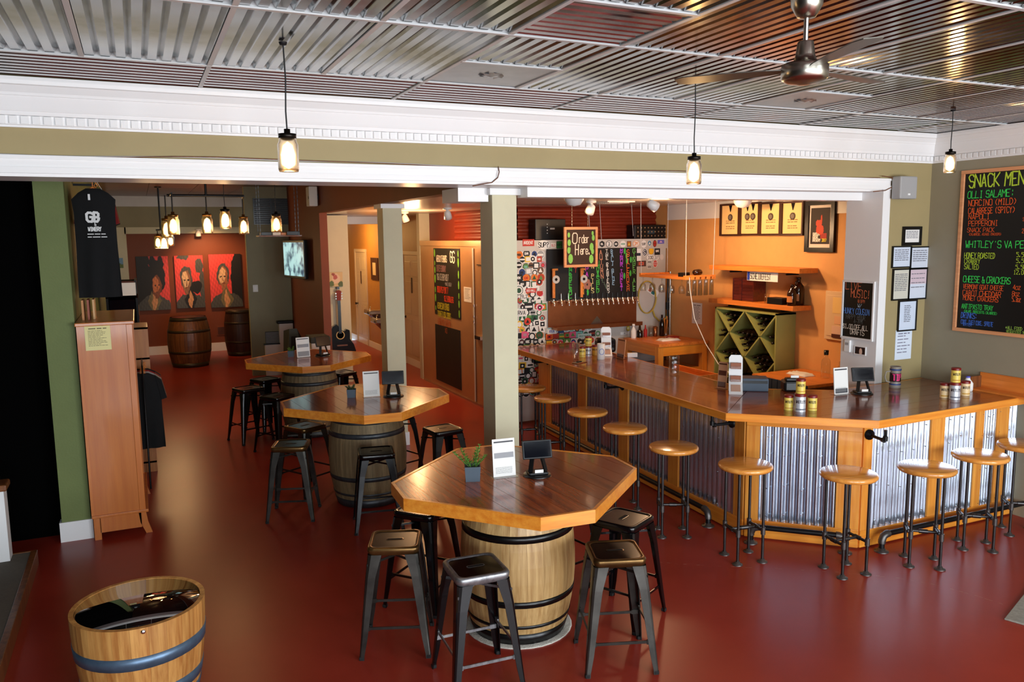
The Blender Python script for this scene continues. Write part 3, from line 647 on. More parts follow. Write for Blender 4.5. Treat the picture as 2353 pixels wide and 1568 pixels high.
# hall chalkboards on the side panel
hb1 = thing('chalkboard', 'tall chalkboard of weekly events with green hop leaf border on the cooler side', 'chalkboard', LP.world(*LP.box((997, 568), (1060, 738))[:2], .002), -pi/2)
cu, cz, w_, h_ = LP.box((997, 570), (1060, 735)); MB().box(-w_/2, w_/2, -.008, 0, -h_/2, h_/2).build('board', 'slate', hb1)
def chalk(par, lines, name='lettering', y=-.0095):
    cols = {}
    for t, x, z, h, c, *r in lines: cols.setdefault(c, []).append((t, x, z, h, r))
    for c, L in cols.items():
        mb = MB()
        for t, x, z, h, r in L: write(mb, t, x, z, h, y, al=(r[0] if r else 'l'), tr=(r[1] if len(r) > 1 else 1), w=h*(r[2] if len(r) > 2 else .10))
        o = mb.build(name, flat(*c, .8), par, kind='stuff')
wh = (232, 222, 206); lg = (120, 190, 60)
z0 = h_/2; L_ = [('WEEKLY EVENTS', -w_*.38, z0-.22, .10, wh, 'l', .52), ('GG', w_*.16, z0-.22, .17, wh, 'l', .85, .12), ('BIKES SUNDAY', -w_*.38, z0-.38, .10, (130, 96, 100), 'l', .5),
 ('YOGA IS EVERY WED 7', -w_*.38, z0-.52, .10, (150, 150, 152), 'l', .42), ('MAKE BEER', -w_*.05, z0-.60, .05, (150, 150, 160), 'l', .9), ('MONDAYS PINT 7', -w_*.38, z0-.73, .10, (214, 64, 36), 'l', .52), ('$3.5 GROWLERS', -w_*.1, z0-.86, .09, (214, 64, 36), 'l', .5),
 ('WEDNESDAY BINGO', -w_*.38, z0-1.0, .10, (190, 184, 40), 'l', .50), ('TO BENEFIT LOCAL SCHOOLS', -w_*.38, z0-1.13, .09, (190, 184, 40), 'l', .40), ('A BREW YOU I NEED MY', -w_*.38, z0-1.27, .10, (168, 80, 36), 'l', .44), ('XO', -w_*.1, z0-1.38, .08, (168, 80, 36))]
chalk(hb1, L_)
lf = MB()
for s in (-1, 1):
    z = h_/2-.08
    while z > -h_/2+.08:
        r = random.uniform(.04, .085); lf.disc(s*w_*.455, z, r*.42, -.0095, -.0085, seg=8, rz=r); z -= 2*r+.03
lf.build('hop_leaves', flat(*lg), hb1, kind='stuff')
hb2 = thing('blackboard', 'blank smudged blackboard panel below the events chalkboard', 'blackboard', LP.world(*LP.box((1001, 742), (1061, 900))[:2], .002), -pi/2)
cu, cz, w_, h_ = LP.box((1001, 744), (1061, 897)); MB().box(-w_/2, w_/2, -.008, 0, -h_/2, h_/2).build('board', 'slate', hb2)
def paper(wp, q0, q1, label, rows=8, col='paper', ink=(120, 116, 112), tape=False, name='paper_notice', head=True):
    cu, cz, w, h = wp.box(q0, q1); t = thing(name, label, 'paper', wp.world(cu, cz, .0015), wp.rz)
    MB().box(-w/2, w/2, -.002, 0, -h/2, h/2).build('sheet', col, t); mb = MB()
    if head: scribble(mb, -w*.35, w*.35, h*.36, h*.07, -.003)
    for i in range(rows): scribble(mb, -w*.38, w*random.uniform(.1, .4), h*.28-i*h*.66/rows, h*.33/rows, -.003)
    mb.build('print', flat(*ink), t, kind='stuff'); return t
paper(LP, (1066, 659), (1084, 696), 'small paper notice on the cooler side beside the events chalkboard', 7)
# ---- stickers
PAL = [(20, 20, 22), (230, 228, 222), (200, 40, 30), (226, 120, 40), (236, 190, 50), (40, 90, 60), (30, 60, 120), (120, 190, 180), (226, 90, 130), (110, 76, 56), (160, 160, 160), (70, 30, 30), (180, 60, 40), (90, 140, 70)]
YS = [0]
def sticker(px=None, py=None, x=None, z=None, r=.045, shape='c', cols=None, txt=None, asp=1.0, tc=(20, 20, 20), yb=0, th=None):
    if px is not None: x, z = lx(px, py)
    c = cols or random.sample(PAL, 3); mb = MB(); YS[0] += 1; y = yb-.0012-YS[0]*9e-6; rx, rzz = r*asp, r
    def poly(k):
        if shape == 'c': return [(x+rx*k*cos(2*pi*i/16), z+rzz*k*sin(2*pi*i/16)) for i in range(16)]
        if shape == 'h': return [(x+rx*k*cos(2*pi*i/6+.52), z+rzz*k*sin(2*pi*i/6+.52)) for i in range(6)]
        if shape == 'v': return [(x-rx*k, z+rzz*k), (x-rx*k, z), (x, z-rzz*k), (x+rx*k, z), (x+rx*k, z+rzz*k)][::-1]
        a = th or 0.; P = [(-rx*k, -rzz*k), (rx*k, -rzz*k), (rx*k, rzz*k), (-rx*k, rzz*k)]; return [(x+p*cos(a)-q*sin(a), z+p*sin(a)+q*cos(a)) for p, q in P]
    def face(P, mi, d): mb.add([(a, y-d, b) for a, b in P], [tuple(range(len(P)))], mi)
    mb.plate(poly(1), y, yb, 0); face(poly(.86), 1, .0003)
    if txt:
        hh = min(rzz*1.0, 2*rx*.86/(len(txt)*.76)*1.25); write(mb, txt, x, z-hh/2, hh, y-.0006, mi=2, al='c', tr=min(1, 2*rx*.84/max(text_w(txt, hh), .001)), w=hh*.16)
    else:
        k = random.random()
        if k < .4: face(poly(.55), 2, .0006); face([(x+rx*.25*cos(i*pi/4), z+rzz*.25*sin(i*pi/4)) for i in range(8)], 0, .0009)
        elif k < .6: face([(x-rx*.7, z-rzz*.2), (x+rx*.7, z-rzz*.2), (x+rx*.7, z+rzz*.22), (x-rx*.7, z+rzz*.22)], 2, .0006)
        elif k < .8: face([(x-rx*.5, z-rzz*.4), (x+rx*.5, z-rzz*.4), (x, z+rzz*.6)], 2, .0006)
        else: write(mb, ''.join(random.choice('ABDEHKLMORSTVW') for _ in range(3)), x, z-rzz*.25, rzz*.5, y-.0006, mi=2, al='c', tr=.8, w=rzz*.12)
    mb.build('sticker', [flat(*c[0]), flat(*c[1]), flat(*(tc if txt else c[2]))], front)
W_ = (236, 234, 228); K_ = (18, 18, 20)
z = 2.29; row = 0; x_hi = lx(1252, 640)[0]-.03
while z > .36:
    x = .05+(row % 2)*.04
    lim = x_hi if z > 1.0 or z < .55 else x_hi
    while x < lim:
        r = random.uniform(.042, .064); k = random.random(); c = random.sample(PAL, 3); rr_ = random.random()
        c = [W_, W_, K_] if rr_ < .1 else [W_, K_, W_] if rr_ < .24 else [W_, c[1], K_] if rr_ < .5 else [W_, c[1], W_] if rr_ < .75 else c
        sticker(x=x+random.uniform(-.012, .012), z=z+random.uniform(-.015, .015), r=r, shape='c' if k < .6 else 'r' if k < .85 else random.choice('hv'), asp=1 if k < .6 else random.uniform(.8, 1.3), cols=c, th=random.uniform(-.1, .1))
        x += 2*r+random.uniform(-.022, .0)
    z -= .078; row += 1
z = 1.245                                                            # under the drip tray
for row in range(3):
    x = lx(1262, 780)[0]
    while x < lx(1376 if row else 1362, 780)[0]:
        r = random.uniform(.036, .05); k = random.random(); c = random.sample(PAL, 3); c[0] = W_ if k < .6 else K_
        sticker(x=x, z=z+random.uniform(-.01, .01), r=r, shape='c' if k < .6 else 'r', asp=1 if k < .6 else 1.3, cols=c); x += 2*r+.006
    z -= .085
yt = -.0155
for a in ((1213, 558, .045, 'r', [(196, 50, 36)]*3, 'ARDENT', 1.9, W_), (1248, 563, .062, 'c', [W_, W_, K_], 'SUP?', 1.5, K_), (1284, 563, .05, 'r', [K_, (40, 130, 60), K_], 'HOPS', .9, K_), (1270, 564, .03, 'r', [W_, W_, (200, 60, 60)], 'OLD', 1.2, (190, 70, 60)),
          (1382, 561, .045, 'h', [K_, K_, W_], None, 1, W_), (1398, 561, .05, 'c', [K_, W_, K_], '3', 1, K_), (1414, 561, .045, 'c', [W_, K_, W_], None, 1, W_), (1430, 561, .048, 'c', [W_, W_, (120, 170, 150)], None, 1, W_), (1444, 561, .04, 'r', [K_, (170, 100, 40), (230, 200, 60)], None, .85, W_), (1460, 560, .045, 'c', [(220, 160, 110), W_, (226, 140, 70)], 'OM', 1.3, (226, 130, 60)),
          (1478, 561, .055, 'c', [W_, W_, K_], 'SURF', .8, K_), (1491, 559, .042, 'c', [W_, (60, 120, 150), W_], None, .8, W_), (1503, 560, .05, 'c', [K_, (186, 50, 36), (150, 40, 30)], None, .62, W_), (1517, 556, .027, 'r', [(120, 110, 190), (110, 100, 190), (220, 180, 200)], None, 2.1, W_)):
    px, py, r, sh, cols, tx, asp, tc = a; sticker(px, py, r=r, shape=sh, cols=cols, txt=tx, asp=asp, tc=tc, yb=yt)
for a in ((1467, 585, .095, 'r', [W_, W_, (30, 40, 60)], None, .5, W_), (1481, 580, .055, 'c', [W_, (40, 44, 60), W_], 'S', .75, W_), (1496, 577, .052, 'c', [(190, 140, 30), (240, 180, 30), (240, 180, 30)], None, .85, W_), (1510, 577, .055, 'r', [K_, K_, W_], None, .85, W_), (1495, 592, .042, 'c', [W_, W_, K_], '100', 1.7, K_), (1509, 592, .032, 'c', [W_, W_, K_], 'S7', 1, K_), (1520, 591, .042, 'c', [(214, 204, 196)]*3, None, .8, W_),
          (1473, 606, .04, 'r', [(70, 40, 34), (90, 56, 46), (200, 90, 70)], None, 2.0, W_), (1492, 608, .06, 'r', [W_, (150, 146, 142), W_], None, .6, W_), (1505, 606, .055, 'c', [W_, (206, 56, 46), W_], 'III', .8, W_),
          (1203, 682, .046, 'c', [W_, W_, K_], '19.2', 1.45, K_), (1199, 719, .05, 'r', [W_, W_, (60, 50, 120)], 'RVA', 1.5, (20, 20, 30)), (1268, 762, .035, 'r', [W_, W_, (40, 60, 160)], 'RVA', 2, (40, 60, 170)), (1240, 676, .04, 'v', [(190, 50, 40)]*3, None, 1.1, W_), (1220, 668, .03, 'r', [(206, 60, 50)]*3, 'DED MALL', 2.6, W_), (1192, 668, .062, 'c', [(40, 80, 60), W_, (30, 80, 50)], None, 1, W_), (1212, 739, .05, 'c', [(210, 60, 40), (214, 64, 40), K_], None, 1, W_), (1240, 707, .05, 'c', [W_, (228, 80, 130), K_], None, 1, W_),
          (1343, 772, .03, 'r', [(200, 224, 214), (200, 224, 214), K_], 'SHOW US YOUR GREENS', 3.6, (40, 120, 100)), (1334, 786, .034, 'r', [K_, K_, W_], None, 1.5, W_), (1238, 686, .028, 'r', [W_, W_, K_], None, 2.5, K_), (1443, 755, .04, 'c', [(120, 110, 30), (210, 190, 60), W_], None, .8, W_), (1435, 766, .02, 'r', [W_, W_, K_], None, 3.6, W_), (1446, 781, .04, 'h', [W_, K_, K_], None, .7, W_)):
    px, py, r, sh, cols, tx, asp, tc = a; sticker(px, py, r=r, shape=sh, cols=cols, txt=tx, asp=asp, tc=tc, yb=-.003)
# ---- tap board
tb = thing('tap_board', 'wide blackboard with beer names chalked vertically above a row of taps', 'chalkboard', (TX, TY-.016, 0))
x0, z1 = lx(1254, 573); x1, _ = lx(1461, 572); z0 = lx(1300, 690)[1]
MB().box(x0, x1, -.012, 0, z0, z1).build('board', 'slate', tb)
yy = -.0132
def vword(px, py0, py1, word, col, h=.062, slant=0):
    n = len(word); mb = MB()
    for i, c in enumerate(word):
        f = (i+.5)/n; X, Z = lx(px+slant*f, py0+(py1-py0)*f); write(mb, c, X, Z-h/2, h, yy, al='c', w=h*.15, jit=.06)
    mb.build('lettering', flat(*col, .8), tb, kind='stuff')
vword(1309, 600, 684, 'S NESDELSOL', (70, 190, 70)); vword(1321, 606, 626, 'AT', (210, 60, 50)); vword(1337, 617, 676, 'SAISON', (226, 150, 60)); vword(1347, 600, 636, 'IPA', (210, 60, 200)); vword(1360, 606, 674, 'N PILS', (216, 200, 130)); vword(1372, 600, 672, 'UNWASHED', (70, 190, 70))
vword(1378, 575, 640, 'AUTUMN', (200, 140, 110), slant=4); vword(1380, 640, 662, 'OLIVE', (110, 130, 110), .03, 12); vword(1392, 574, 672, 'THE RIGHTEOUS', (232, 230, 220), .05, 4); vword(1404, 574, 654, 'BALI BLUE', (150, 190, 220), .055, 4)
vword(1426, 573, 667, 'MINOR THREAT', (190, 70, 220), .058); vword(1441, 574, 669, 'SPICEBUSH', (226, 110, 50)); vword(1455, 572, 668, 'GINGER ALE', (110, 190, 90))
lf = MB()
for px, py in ((1433, 577), (1437, 588), (1438, 600), (1447, 597), (1432, 634), (1446, 628), (1348, 672)): X, Z = lx(px, py); lf.disc(X, Z, .018, yy, yy+.0004, seg=8, rz=.045)
lf.build('chalk_leaves', flat(70, 180, 70), tb, kind='stuff')
fl = MB(); X, Z = lx(1347, 654)
for i in range(5): fl.disc(X+.04*cos(i*1.257), Z+.045*sin(i*1.257), .032, yy, yy+.0004, seg=8)
fl.build('chalk_flower', flat(170, 110, 90), tb, kind='stuff')
# copper back plate and drip shelf
cp = thing('tap_backsplash', 'copper splash panel and drip shelf below the beer taps', 'splash panel', (TX, TY-.016, 0))
za = lx(1300, 750)[1]; MB().box(x0+.02, x1-.0, -.012, 0, za, z0-.001).build('panel', 'copper', cp)
xs = lx(1266, 750)[0]; xe = lx(1460, 740)[0]
MB().box(xs, xe, -.16, -.012, za-.03, za).build('shelf', 'copper', cp); MB().box(xs, xe, -.166, -.16, za-.034, za+.02).build('lip', 'copper', cp)
MB().add([(xs+.6, -.013, za), (xs+.82, -.013, za), (xs+.71, -.013, za+.12)], [(0, 1, 2)]).build('gusset', 'steel', cp)
# taps
tapx = [1265.5, 1283, 1299.5, 1315.5, 1329, 1341.5, 1354, 1366, 1378, 1389.5, 1400.5, 1412, 1423.5, 1435, 1446, 1457]
def make_tap(i, px):
    X, Z = lx(px, 693-(px-1265)*.033); t = thing('beer_tap', '', 'tap', (TX+X, TY-.029, Z))
    mb = MB().lathe([(.028, 0), (.028, .006), (.016, .010), (.012, .05)], seg=10); mb.xf(Matrix.Rotation(pi/2, 4, 'X')); mb.build('shank', 'chrome', t)
    MB().tube([(0, -.05, .03), (0, -.055, .0), (0, -.075, -.03), (0, -.08, -.06)], .011, 8, rr=[.012, .015, .011, .009]).build('spout', 'chrome', t)
    if px in (1265.5, 1329):
        w = MB().box(-.019, .019, -.07, -.045, .05, .42, bev=.004).box(-.02, .06, -.07, -.045, .42, .445)
        hd = w.build('handle', 'orangewood', t); d = MB().disc(.03, .30, .055, -.075, -.071, 0, 16); d.disc(.03, .30, .022, -.0765, -.075, 1, 6); d.build('badge', ['cooler_white', 'black_metal'], hd)
    else: MB().lathe([(.006, .03), (.005, .10), (.004, .115), (0, .117)], (0, -.05, 0), 8).build('lever', 'black_metal' if i > 3 else 'steel', t)
    return t
names_ = ['first', 'second', 'third', 'fourth', 'fifth', 'sixth', 'seventh', 'eighth', 'ninth', 'tenth', 'eleventh', 'twelfth', 'thirteenth', 'fourteenth', 'fifteenth', 'sixteenth']
for i, px in enumerate(tapx):
    t = make_tap(i, px); t['group'] = 'taps along the tap board'
    t['label'] = ('chrome tap with tall wooden handle at the left end of the tap row' if i == 0 else 'chrome tap with tall wooden handle fifth from the left in the tap row' if i == 4 else '%s chrome beer tap from the left end of the tap row' % names_[i])
# hanging sign
sp = WP(y=9.28); cu, cz, w_, h_ = sp.box((1295, 522), (1372, 613)); sg = thing('hanging_sign', 'wood framed Order Here chalk sign hanging from chains before the taps', 'sign', sp.world(cu, cz, 0))
b = .035
for a in ((-w_/2, w_/2, h_/2-b, h_/2), (-w_/2, w_/2, -h_/2, -h_/2+b), (-w_/2, -w_/2+b, -h_/2+b, h_/2-b), (w_/2-b, w_/2, -h_/2+b, h_/2-b)): MB().box(a[0], a[1], -.02, .01, a[2], a[3], bev=.003).build('frame_rail', 'signwood', sg) if 'signwood' in MATS else (wood('signwood', (224, 160, 112), (206, 140, 94), .5, 'x', 0), MB().box(a[0], a[1], -.02, .01, a[2], a[3], bev=.003).build('frame_rail', 'signwood', sg))
MB().box(-w_/2+b, w_/2-b, -.006, .006, -h_/2+b, h_/2-b).build('board', mat('sign_brown', srgb(52, 26, 10), .6, var=.1), sg)
mb = MB(); write(mb, 'O', -.125, .05, .135, -.0075, w=.012, tr=.85, jit=.02); write(mb, 'rder', -.025, .055, .105, -.0075, w=.010, tr=.5, lower=1, jit=.02); write(mb, 'H', -.085, -.10, .135, -.0075, w=.012, tr=.6, jit=.02); write(mb, 'ere.', -.005, -.095, .105, -.0075, w=.010, tr=.5, jit=.02); mb.build('lettering', flat(240, 226, 206), sg, kind='stuff')
lf = MB()
for x, z, r in ((-.18, .16, .035), (-.175, .06, .045), (-.165, -.02, .02), (-.18, -.04, .045), (-.155, -.15, .065), (.18, .18, .03), (.19, .12, .04), (.165, 0, .055), (.18, -.06, .04), (.16, -.16, .06)): lf.disc(x, z, r*.55, -.0075, -.0065, seg=10, rz=r)
lf.build('hop_leaves', flat(130, 200, 90), sg, kind='stuff')
for x in (-.13, .11):
    ch = MB(); z = h_/2
    while cz+z < ZBAR-.015: ch.bar((x, 0, z), (x, 0, z+.022), .010, .003) if int(z*50) % 2 else ch.bar((x, 0, z), (x, 0, z+.022), .003, .010); z += .02
    ch.build('chain', 'steel', sg, kind='stuff')
# ---- ribbed rust red cladding above the cooler and the gear standing on top
S_(MB().box(4.72, XR, 9.94, 13.55, CZ+.012, ZBAR), 'wall_cooler_top', 'rust_red'); S_(MB().box(TX, XR, 13.55, 13.7, 0, ZBAR), 'wall_cooler_back', 'cream_wall')
def ribs(L, n=5, h=ZBAR-CZ-.03, amp=.03):
    mb = MB(); m = n*8+1; vs = []
    for x in (0, L):
        for i in range(m): vs.append((x, -amp*abs(sin(pi*i/8)), h*i/(m-1)))
    mb.add(vs, [(i, m+i, m+i+1, i+1) for i in range(m-1)], 0, True); return mb
rc = thing('ribbed_cladding', 'rust red horizontally ribbed metal cladding on top of the cooler', 'cladding', (4.70, 9.9, CZ+.01))
ribs(2.25).build('front_ribs', 'rust_red', rc); o = ribs(2.3).build('side_ribs', 'rust_red', rc, (0, 2.3, 0)); o.rotation_euler = (0, 0, -pi/2)
g = WP(y=9.72)
cu, cz, w_, h_ = g.box((1225, 505), (1294, 552)); a = thing('amplifier', 'black audio amplifier box standing on the cooler left of the sign', 'amplifier', (cu, 9.65, CZ+.012)); MB().box(-w_/2, w_/2, 0, .2, 0, h_, bev=.006).build('case', 'black_plastic', a)
mb = MB()
for i in range(4): mb.box(-.06, -.045, -.003, 0, h_*.3+i*.04, h_*.3+i*.04+.012)
mb.box(-.01, .06, -.003, 0, h_*.5, h_*.58); mb.build('indicator', 'grey_plastic', a, kind='stuff')
cu, cz, w_, h_ = g.box((1452, 522), (1526, 552)); a = thing('audio_mixer', 'black audio mixer with rows of silver knobs on the cooler', 'mixer', (cu, 9.65, CZ+.012)); MB().box(-w_/2, w_/2, 0, .2, 0, h_, bev=.006).build('case', 'black_plastic', a)
kb = MB()
for i in range(9):
    for j in range(3): kb.disc(-w_*.42+i*w_*.105, h_*(.2+.3*j), .011, -.018, 0, seg=8)
kb.build('knobs', 'steel', a, kind='stuff'); MB().box(-.06, .06, -.002, 0, h_*.35, h_*.6).build('display', flat(40, 60, 70), a)
def lathe_thing(name, label, cat, loc, prof, m, seg=16, parent=None, group=None):
    o = MB().lathe(prof, seg=seg).build(name, m, parent, loc); return tag(o, label, cat, group) if parent is None else o
BOT = [(.036, 0), (.038, .005), (.038, .17), (.034, .2), (.016, .235), (.014, .29), (.016, .292), (.016, .305), (0, .305)]
mat('dark_glass', srgb(22, 12, 8), .08, spec=.7)
lathe_thing('beer_bottle', 'dark beer bottle standing on the cooler edge beside the cream pillar', 'bottle', (4.62, 10.72, CZ+.012), [(r*1.15, z*1.15) for r, z in BOT], 'dark_glass')
lathe_thing('beer_jug', 'squat dark bottle behind the tall one on the cooler edge', 'bottle', (4.60, 10.5, CZ+.012), [(.05, 0), (.055, .01), (.055, .12), (.02, .19), (.02, .22), (0, .22)], 'dark_glass')
for px in (1356, 1382, 1455):
    p = on(px, 560, y=9.55); MB().tube([(p.x, p.y, CZ+.05 if px != 1382 else 2.47), (p.x, p.y+.05, ZBAR)], .004, 5).build('hanging_cable', 'grey_white', None); o = bpy.context.scene.collection.objects[-1]
    tag(o, {1356: 'thin pale cable right behind the Order Here sign', 1382: 'thin pale cable hanging right of the Order Here sign', 1455: 'thin pale cable hanging left of the audio mixer'}[px], 'cable')
# ---------------- hall: wall with doors, fountain, picture
HX = 4.86; HP = WP(x=HX)
S_(MB().box(HX, HX+.15, 13.55, 21, 0, ZBAR), 'wall_hall', 'ochre_wall'); S_(MB().box(3.0, HX, 20.6, 20.8, 0, ZBAR), 'wall_hall_end', 'ochre_wall'); S_(MB().box(2.98, 3.1, 14.6, 20.6, 0, ZBAR), 'wall_hall_left', 'cream_wall')
S_(MB().box(2.9, HX, 15.5, 15.75, 2.80, ZBAR), 'trim_10', 'white_paint')
S_(MB().box(HX-.015, HX, 13.55, 20.6, 0, .14), 'baseboard_hall', 'white_paint')
def door(q0, q1, name, sign):
    cu, cz, w, h = HP.box(q0, q1); h = cz+h/2; d = MB().box(-w/2+.07, w/2-.07, -.01, 0, 0, h-.07).build(name, 'door_paint', None, HP.world(cu, 0, .002), -pi/2); struct(d)
    for a in ((-w/2, -w/2+.07, 0, h), (w/2-.07, w/2, 0, h), (-w/2+.07, w/2-.07, h-.07, h)): MB().box(a[0], a[1], -.03, 0, a[2], a[3]).build('door_frame', 'door_paint', d)
    iw = w-.14
    for s in (-1, 1):
        for za, zb in ((.1, .42), (.47, .76), (.81, .94)): MB().box(s*iw*.24-iw*.17, s*iw*.24+iw*.17, -.016, -.01, za*(h-.07), zb*(h-.07), bev=.004).build('door_panel', 'door_paint', d)
    kx = -w/2+.13; mb = MB().lathe([(.03, 0), (.03, .005), (.012, .01), (.012, .03), (.03, .04), (.03, .06), (0, .065)], seg=10); mb.xf(Matrix.Rotation(pi/2, 4, 'X')); mb.build('door_knob', 'black_metal', d, (kx, -.01, .95))
    MB().box(-.03, .03, -.02, -.012, 1.45, 1.75).build('door_sign', 'oak_dark', d); return d
door((925, 577), (975, 846), 'door_1', 1); door((816, 572), (850, 793), 'door_2', 1)
cu, cz, w_, h_ = HP.box((853, 592), (871, 645)); pf = thing('framed_picture', 'small dark framed picture on the ochre hall wall', 'picture', HP.world(cu, cz, .001), -pi/2); MB().box(-w_/2, w_/2, -.02, 0, -h_/2, h_/2, bev=.004).build('frame', 'oak_dark', pf); MB().box(-w_*.22, w_*.22, -.022, -.02, -h_*.28, h_*.28).build('print', flat(206, 180, 140), pf)
cu, cz = HP.uv(893, 760); ft = thing('drinking_fountain', 'two level stainless drinking fountain mounted on the hall wall', 'fountain', (HX-.002, 16.6, 0), -pi/2)
mat('fountain_brown', srgb(74, 36, 22), .4)
for x, z in ((-.32, 1.0), (.2, .86)):
    MB().box(x-.24, x+.24, -.44, 0, z-.11, z, bev=.025).build('basin', 'steel', ft); MB().prism([(x-.2, -.40), (x+.2, -.40), (x+.2, -.03), (x-.2, -.03)], z+.0005, z+.004).build('bowl', 'chrome', ft)
    MB().tube([(x-.12, -.33, z), (x-.12, -.33, z+.04), (x-.10, -.31, z+.05)], .012, 8).build('spigot', 'chrome', ft)
    MB().add([(x-.2, -.38, z-.11), (x+.2, -.38, z-.11), (x+.2, 0, z-.5), (x-.2, 0, z-.5), (x-.2, 0, z-.11), (x+.2, 0, z-.11)], [(0, 1, 2, 3), (0, 3, 4), (1, 5, 2), (0, 4, 5, 1)]).build('apron', 'fountain_brown', ft)
    MB().box(x+.05, x+.2, -.442, -.44, z-.09, z-.04).build('push_bar', 'black_plastic', ft)
# ================================================================ orange bar wall, shelves, wine rack, work bench
BPn = WP(x=XR)
S_(MB().box(XR-.012, XR, HY+.42, TY, 2.73, ZBAR), 'trim_11', 'white_paint')
def framed(wp, q0, q1, label, fm='black_metal', fw=.02, pm='paper', depth=.025, cat='frame', name='picture_frame', group=None):
    cu, cz, w, h = wp.box(q0, q1); t = thing(name, label, cat, wp.world(cu, cz, .001), wp.rz, group)
    fr = MB()
    for a in ((-w/2, w/2, h/2-fw, h/2), (-w/2, w/2, -h/2, -h/2+fw), (-w/2, -w/2+fw, -h/2+fw, h/2-fw), (w/2-fw, w/2, -h/2+fw, h/2-fw)): MB().box(a[0], a[1], -depth, 0, a[2], a[3]).build('frame_rail', fm, t)
    MB().box(-w/2+fw, w/2-fw, -depth*.5, -.001, -h/2+fw, h/2-fw).build('sheet', pm, t); return t, w-2*fw, h-2*fw, -depth*.5-.0015
mat('award_paper', srgb(244, 206, 140), .6)
for i, (q0, q1, lab) in enumerate((((1661, 470), (1704, 542), 'framed award with one dark medal, first from the left under the bar ceiling'), ((1706, 467), (1750, 541), 'framed award with two medals side by side, second in the row'), ((1752, 466), (1799, 541), 'framed award with a pale ringed medal, third in the row'), ((1801, 464), (1851, 541), 'framed award with a blue grey medal, fourth and next to the dark poster'))):
    t, w, h, y = framed(BPn, q0, q1, lab, 'oak_dark', .022, 'award_paper', .05, 'award', 'framed_award', 'framed awards on the bar wall')
    for x in ((-.05, .05) if i == 1 else (0,)):
        MB().plate([(x-.03, h/2), (x+.03, h/2), (x+.005, h/2-.08), (x-.005, h/2-.08)][::-1], y-.002, y).build('ribbon', 'black_metal', t)
        m = MB().disc(x, h/2-.15, .042, y-.006, y, 0, 16); m.disc(x, h/2-.15, .028, y-.007, y-.006, 1, 12); m.build('medal', [flat(70, 56, 46), flat(120, 110, 100)], t)
    mb = MB()
    for k, z in enumerate((-.02, -.045, -.09, -.115)): scribble(mb, -w*.25, w*.25, z, .014, y-.001)
    mb.build('print', flat(140, 90, 50), t, kind='stuff')
t, w, h, y = framed(BPn, (1857, 463), (1920, 580), 'black framed brewery poster with a red hop cone beside the white jamb', 'black_metal', .05, flat(226, 214, 204), .04, 'poster', 'framed_poster')
MB().box(-w/2+.025, w/2-.025, y-.001, y, -h/2+.04, h/2-.03).build('poster_field', flat(28, 8, 6), t); mb = MB()
for k in range(14): a = random.uniform(-1, 1); mb.disc(a*.035, .0+random.uniform(-.06, .05), .03, y-.0025, y-.001, 0, 7, .04)
mb.disc(.02, .08, .012, y-.002, y-.001, 0, 8, .05); mb.build('hop_cone', flat(196, 62, 30), t, kind='stuff')
for k, (tx, c, x) in enumerate((('GARDEN', W_, -.1), ('GROVE', W_, -.1), ('BREWERY', W_, -.1))):
    mb = MB(); write(mb, tx, x, -.10-.034*k, .03, y-.002, tr=.72, w=.006); mb.build('lettering', flat(*c), t, kind='stuff')
mb = MB(); write(mb, '2017', .035, -.168, .03, y-.002, tr=.72, w=.006); mb.build('lettering', flat(236, 210, 40), t, kind='stuff')
MB().box(.01, .1, y-.002, y-.001, -.135, -.075).build('red_block', flat(160, 30, 20), t)
# shelves on the bar wall
def shelf(y0, y1, z, label):
    t = thing('wall_shelf', label, 'shelf', (XR, (y0+y1)/2, z)); L = abs(y1-y0)
    MB().box(-.28, -.002, -L/2, L/2, -.055, 0, bev=.003).build('board', 'orangewood', t)
    for y in (-L*.32, L*.3):
        mb = MB().tube([(-.02, y, -.075), (-.2, y, -.075)], .012, 8); mb.lathe([(.035, -.03), (.035, -.02)], (0, 0, 0), 10) if False else None; mb.build('bracket', 'black_iron', t)
    return t
shelf(6.75, 8.31, 2.128, 'upper orange wooden shelf on the bar wall above the licence plate'); shelf(6.83, 8.31, 1.70, 'lower orange wooden shelf on the bar wall above the wine rack')
pt = WP(x=6.72); cu, cz, w_, h_ = pt.box((1714, 622), (1785, 646)); o = thing('licence_plate', 'white licence plate reading SCHEISSEFEST with a blue band under the upper shelf', 'plate', (6.74, -cu, 2.128-.06-.055), -pi/2)
w_, h_ = .52, .11; MB().box(-w_/2, w_/2, -.004, 0, -h_/2, h_/2, bev=.0015).build('plate', 'paper', o); MB().box(-w_/2+.006, -w_/2+.05, -.0055, -.004, -h_/2+.006, h_/2-.006).build('blue_band', flat(30, 60, 170), o)
mb = MB(); write(mb, 'SCHEIßEFEST', -w_/2+.06, -.033, .068, -.0055, tr=.62, w=.0075, jit=.01); mb.build('lettering', flat(16, 16, 16), o, kind='stuff')
crt = thing('wooden_crate', 'dark red brown slatted wooden crate standing on the lower shelf', 'crate', (6.86, 7.90, 1.701))
wood('mahogany', (92, 30, 18), (58, 16, 10), .3, 'y', .3)
for k in range(7): MB().box(-.10, .08, -.33, .02, .003+k*.039, .003+k*.039+.037).build('slat', 'mahogany', crt)
for k in range(4): MB().box(-.10, .08, -.33-.005-.075*0-.0, -.33, 0, .27) if False else None
MB().box(-.11, .085, .022, .034, 0, .275).build('end_board', 'mahogany', crt); MB().box(-.11, .085, -.34, -.331, 0, .275).build('end_board', 'mahogany', crt); MB().box(-.112, -.101, -.13, -.09, 0, .275).build('strap', 'mahogany', crt)
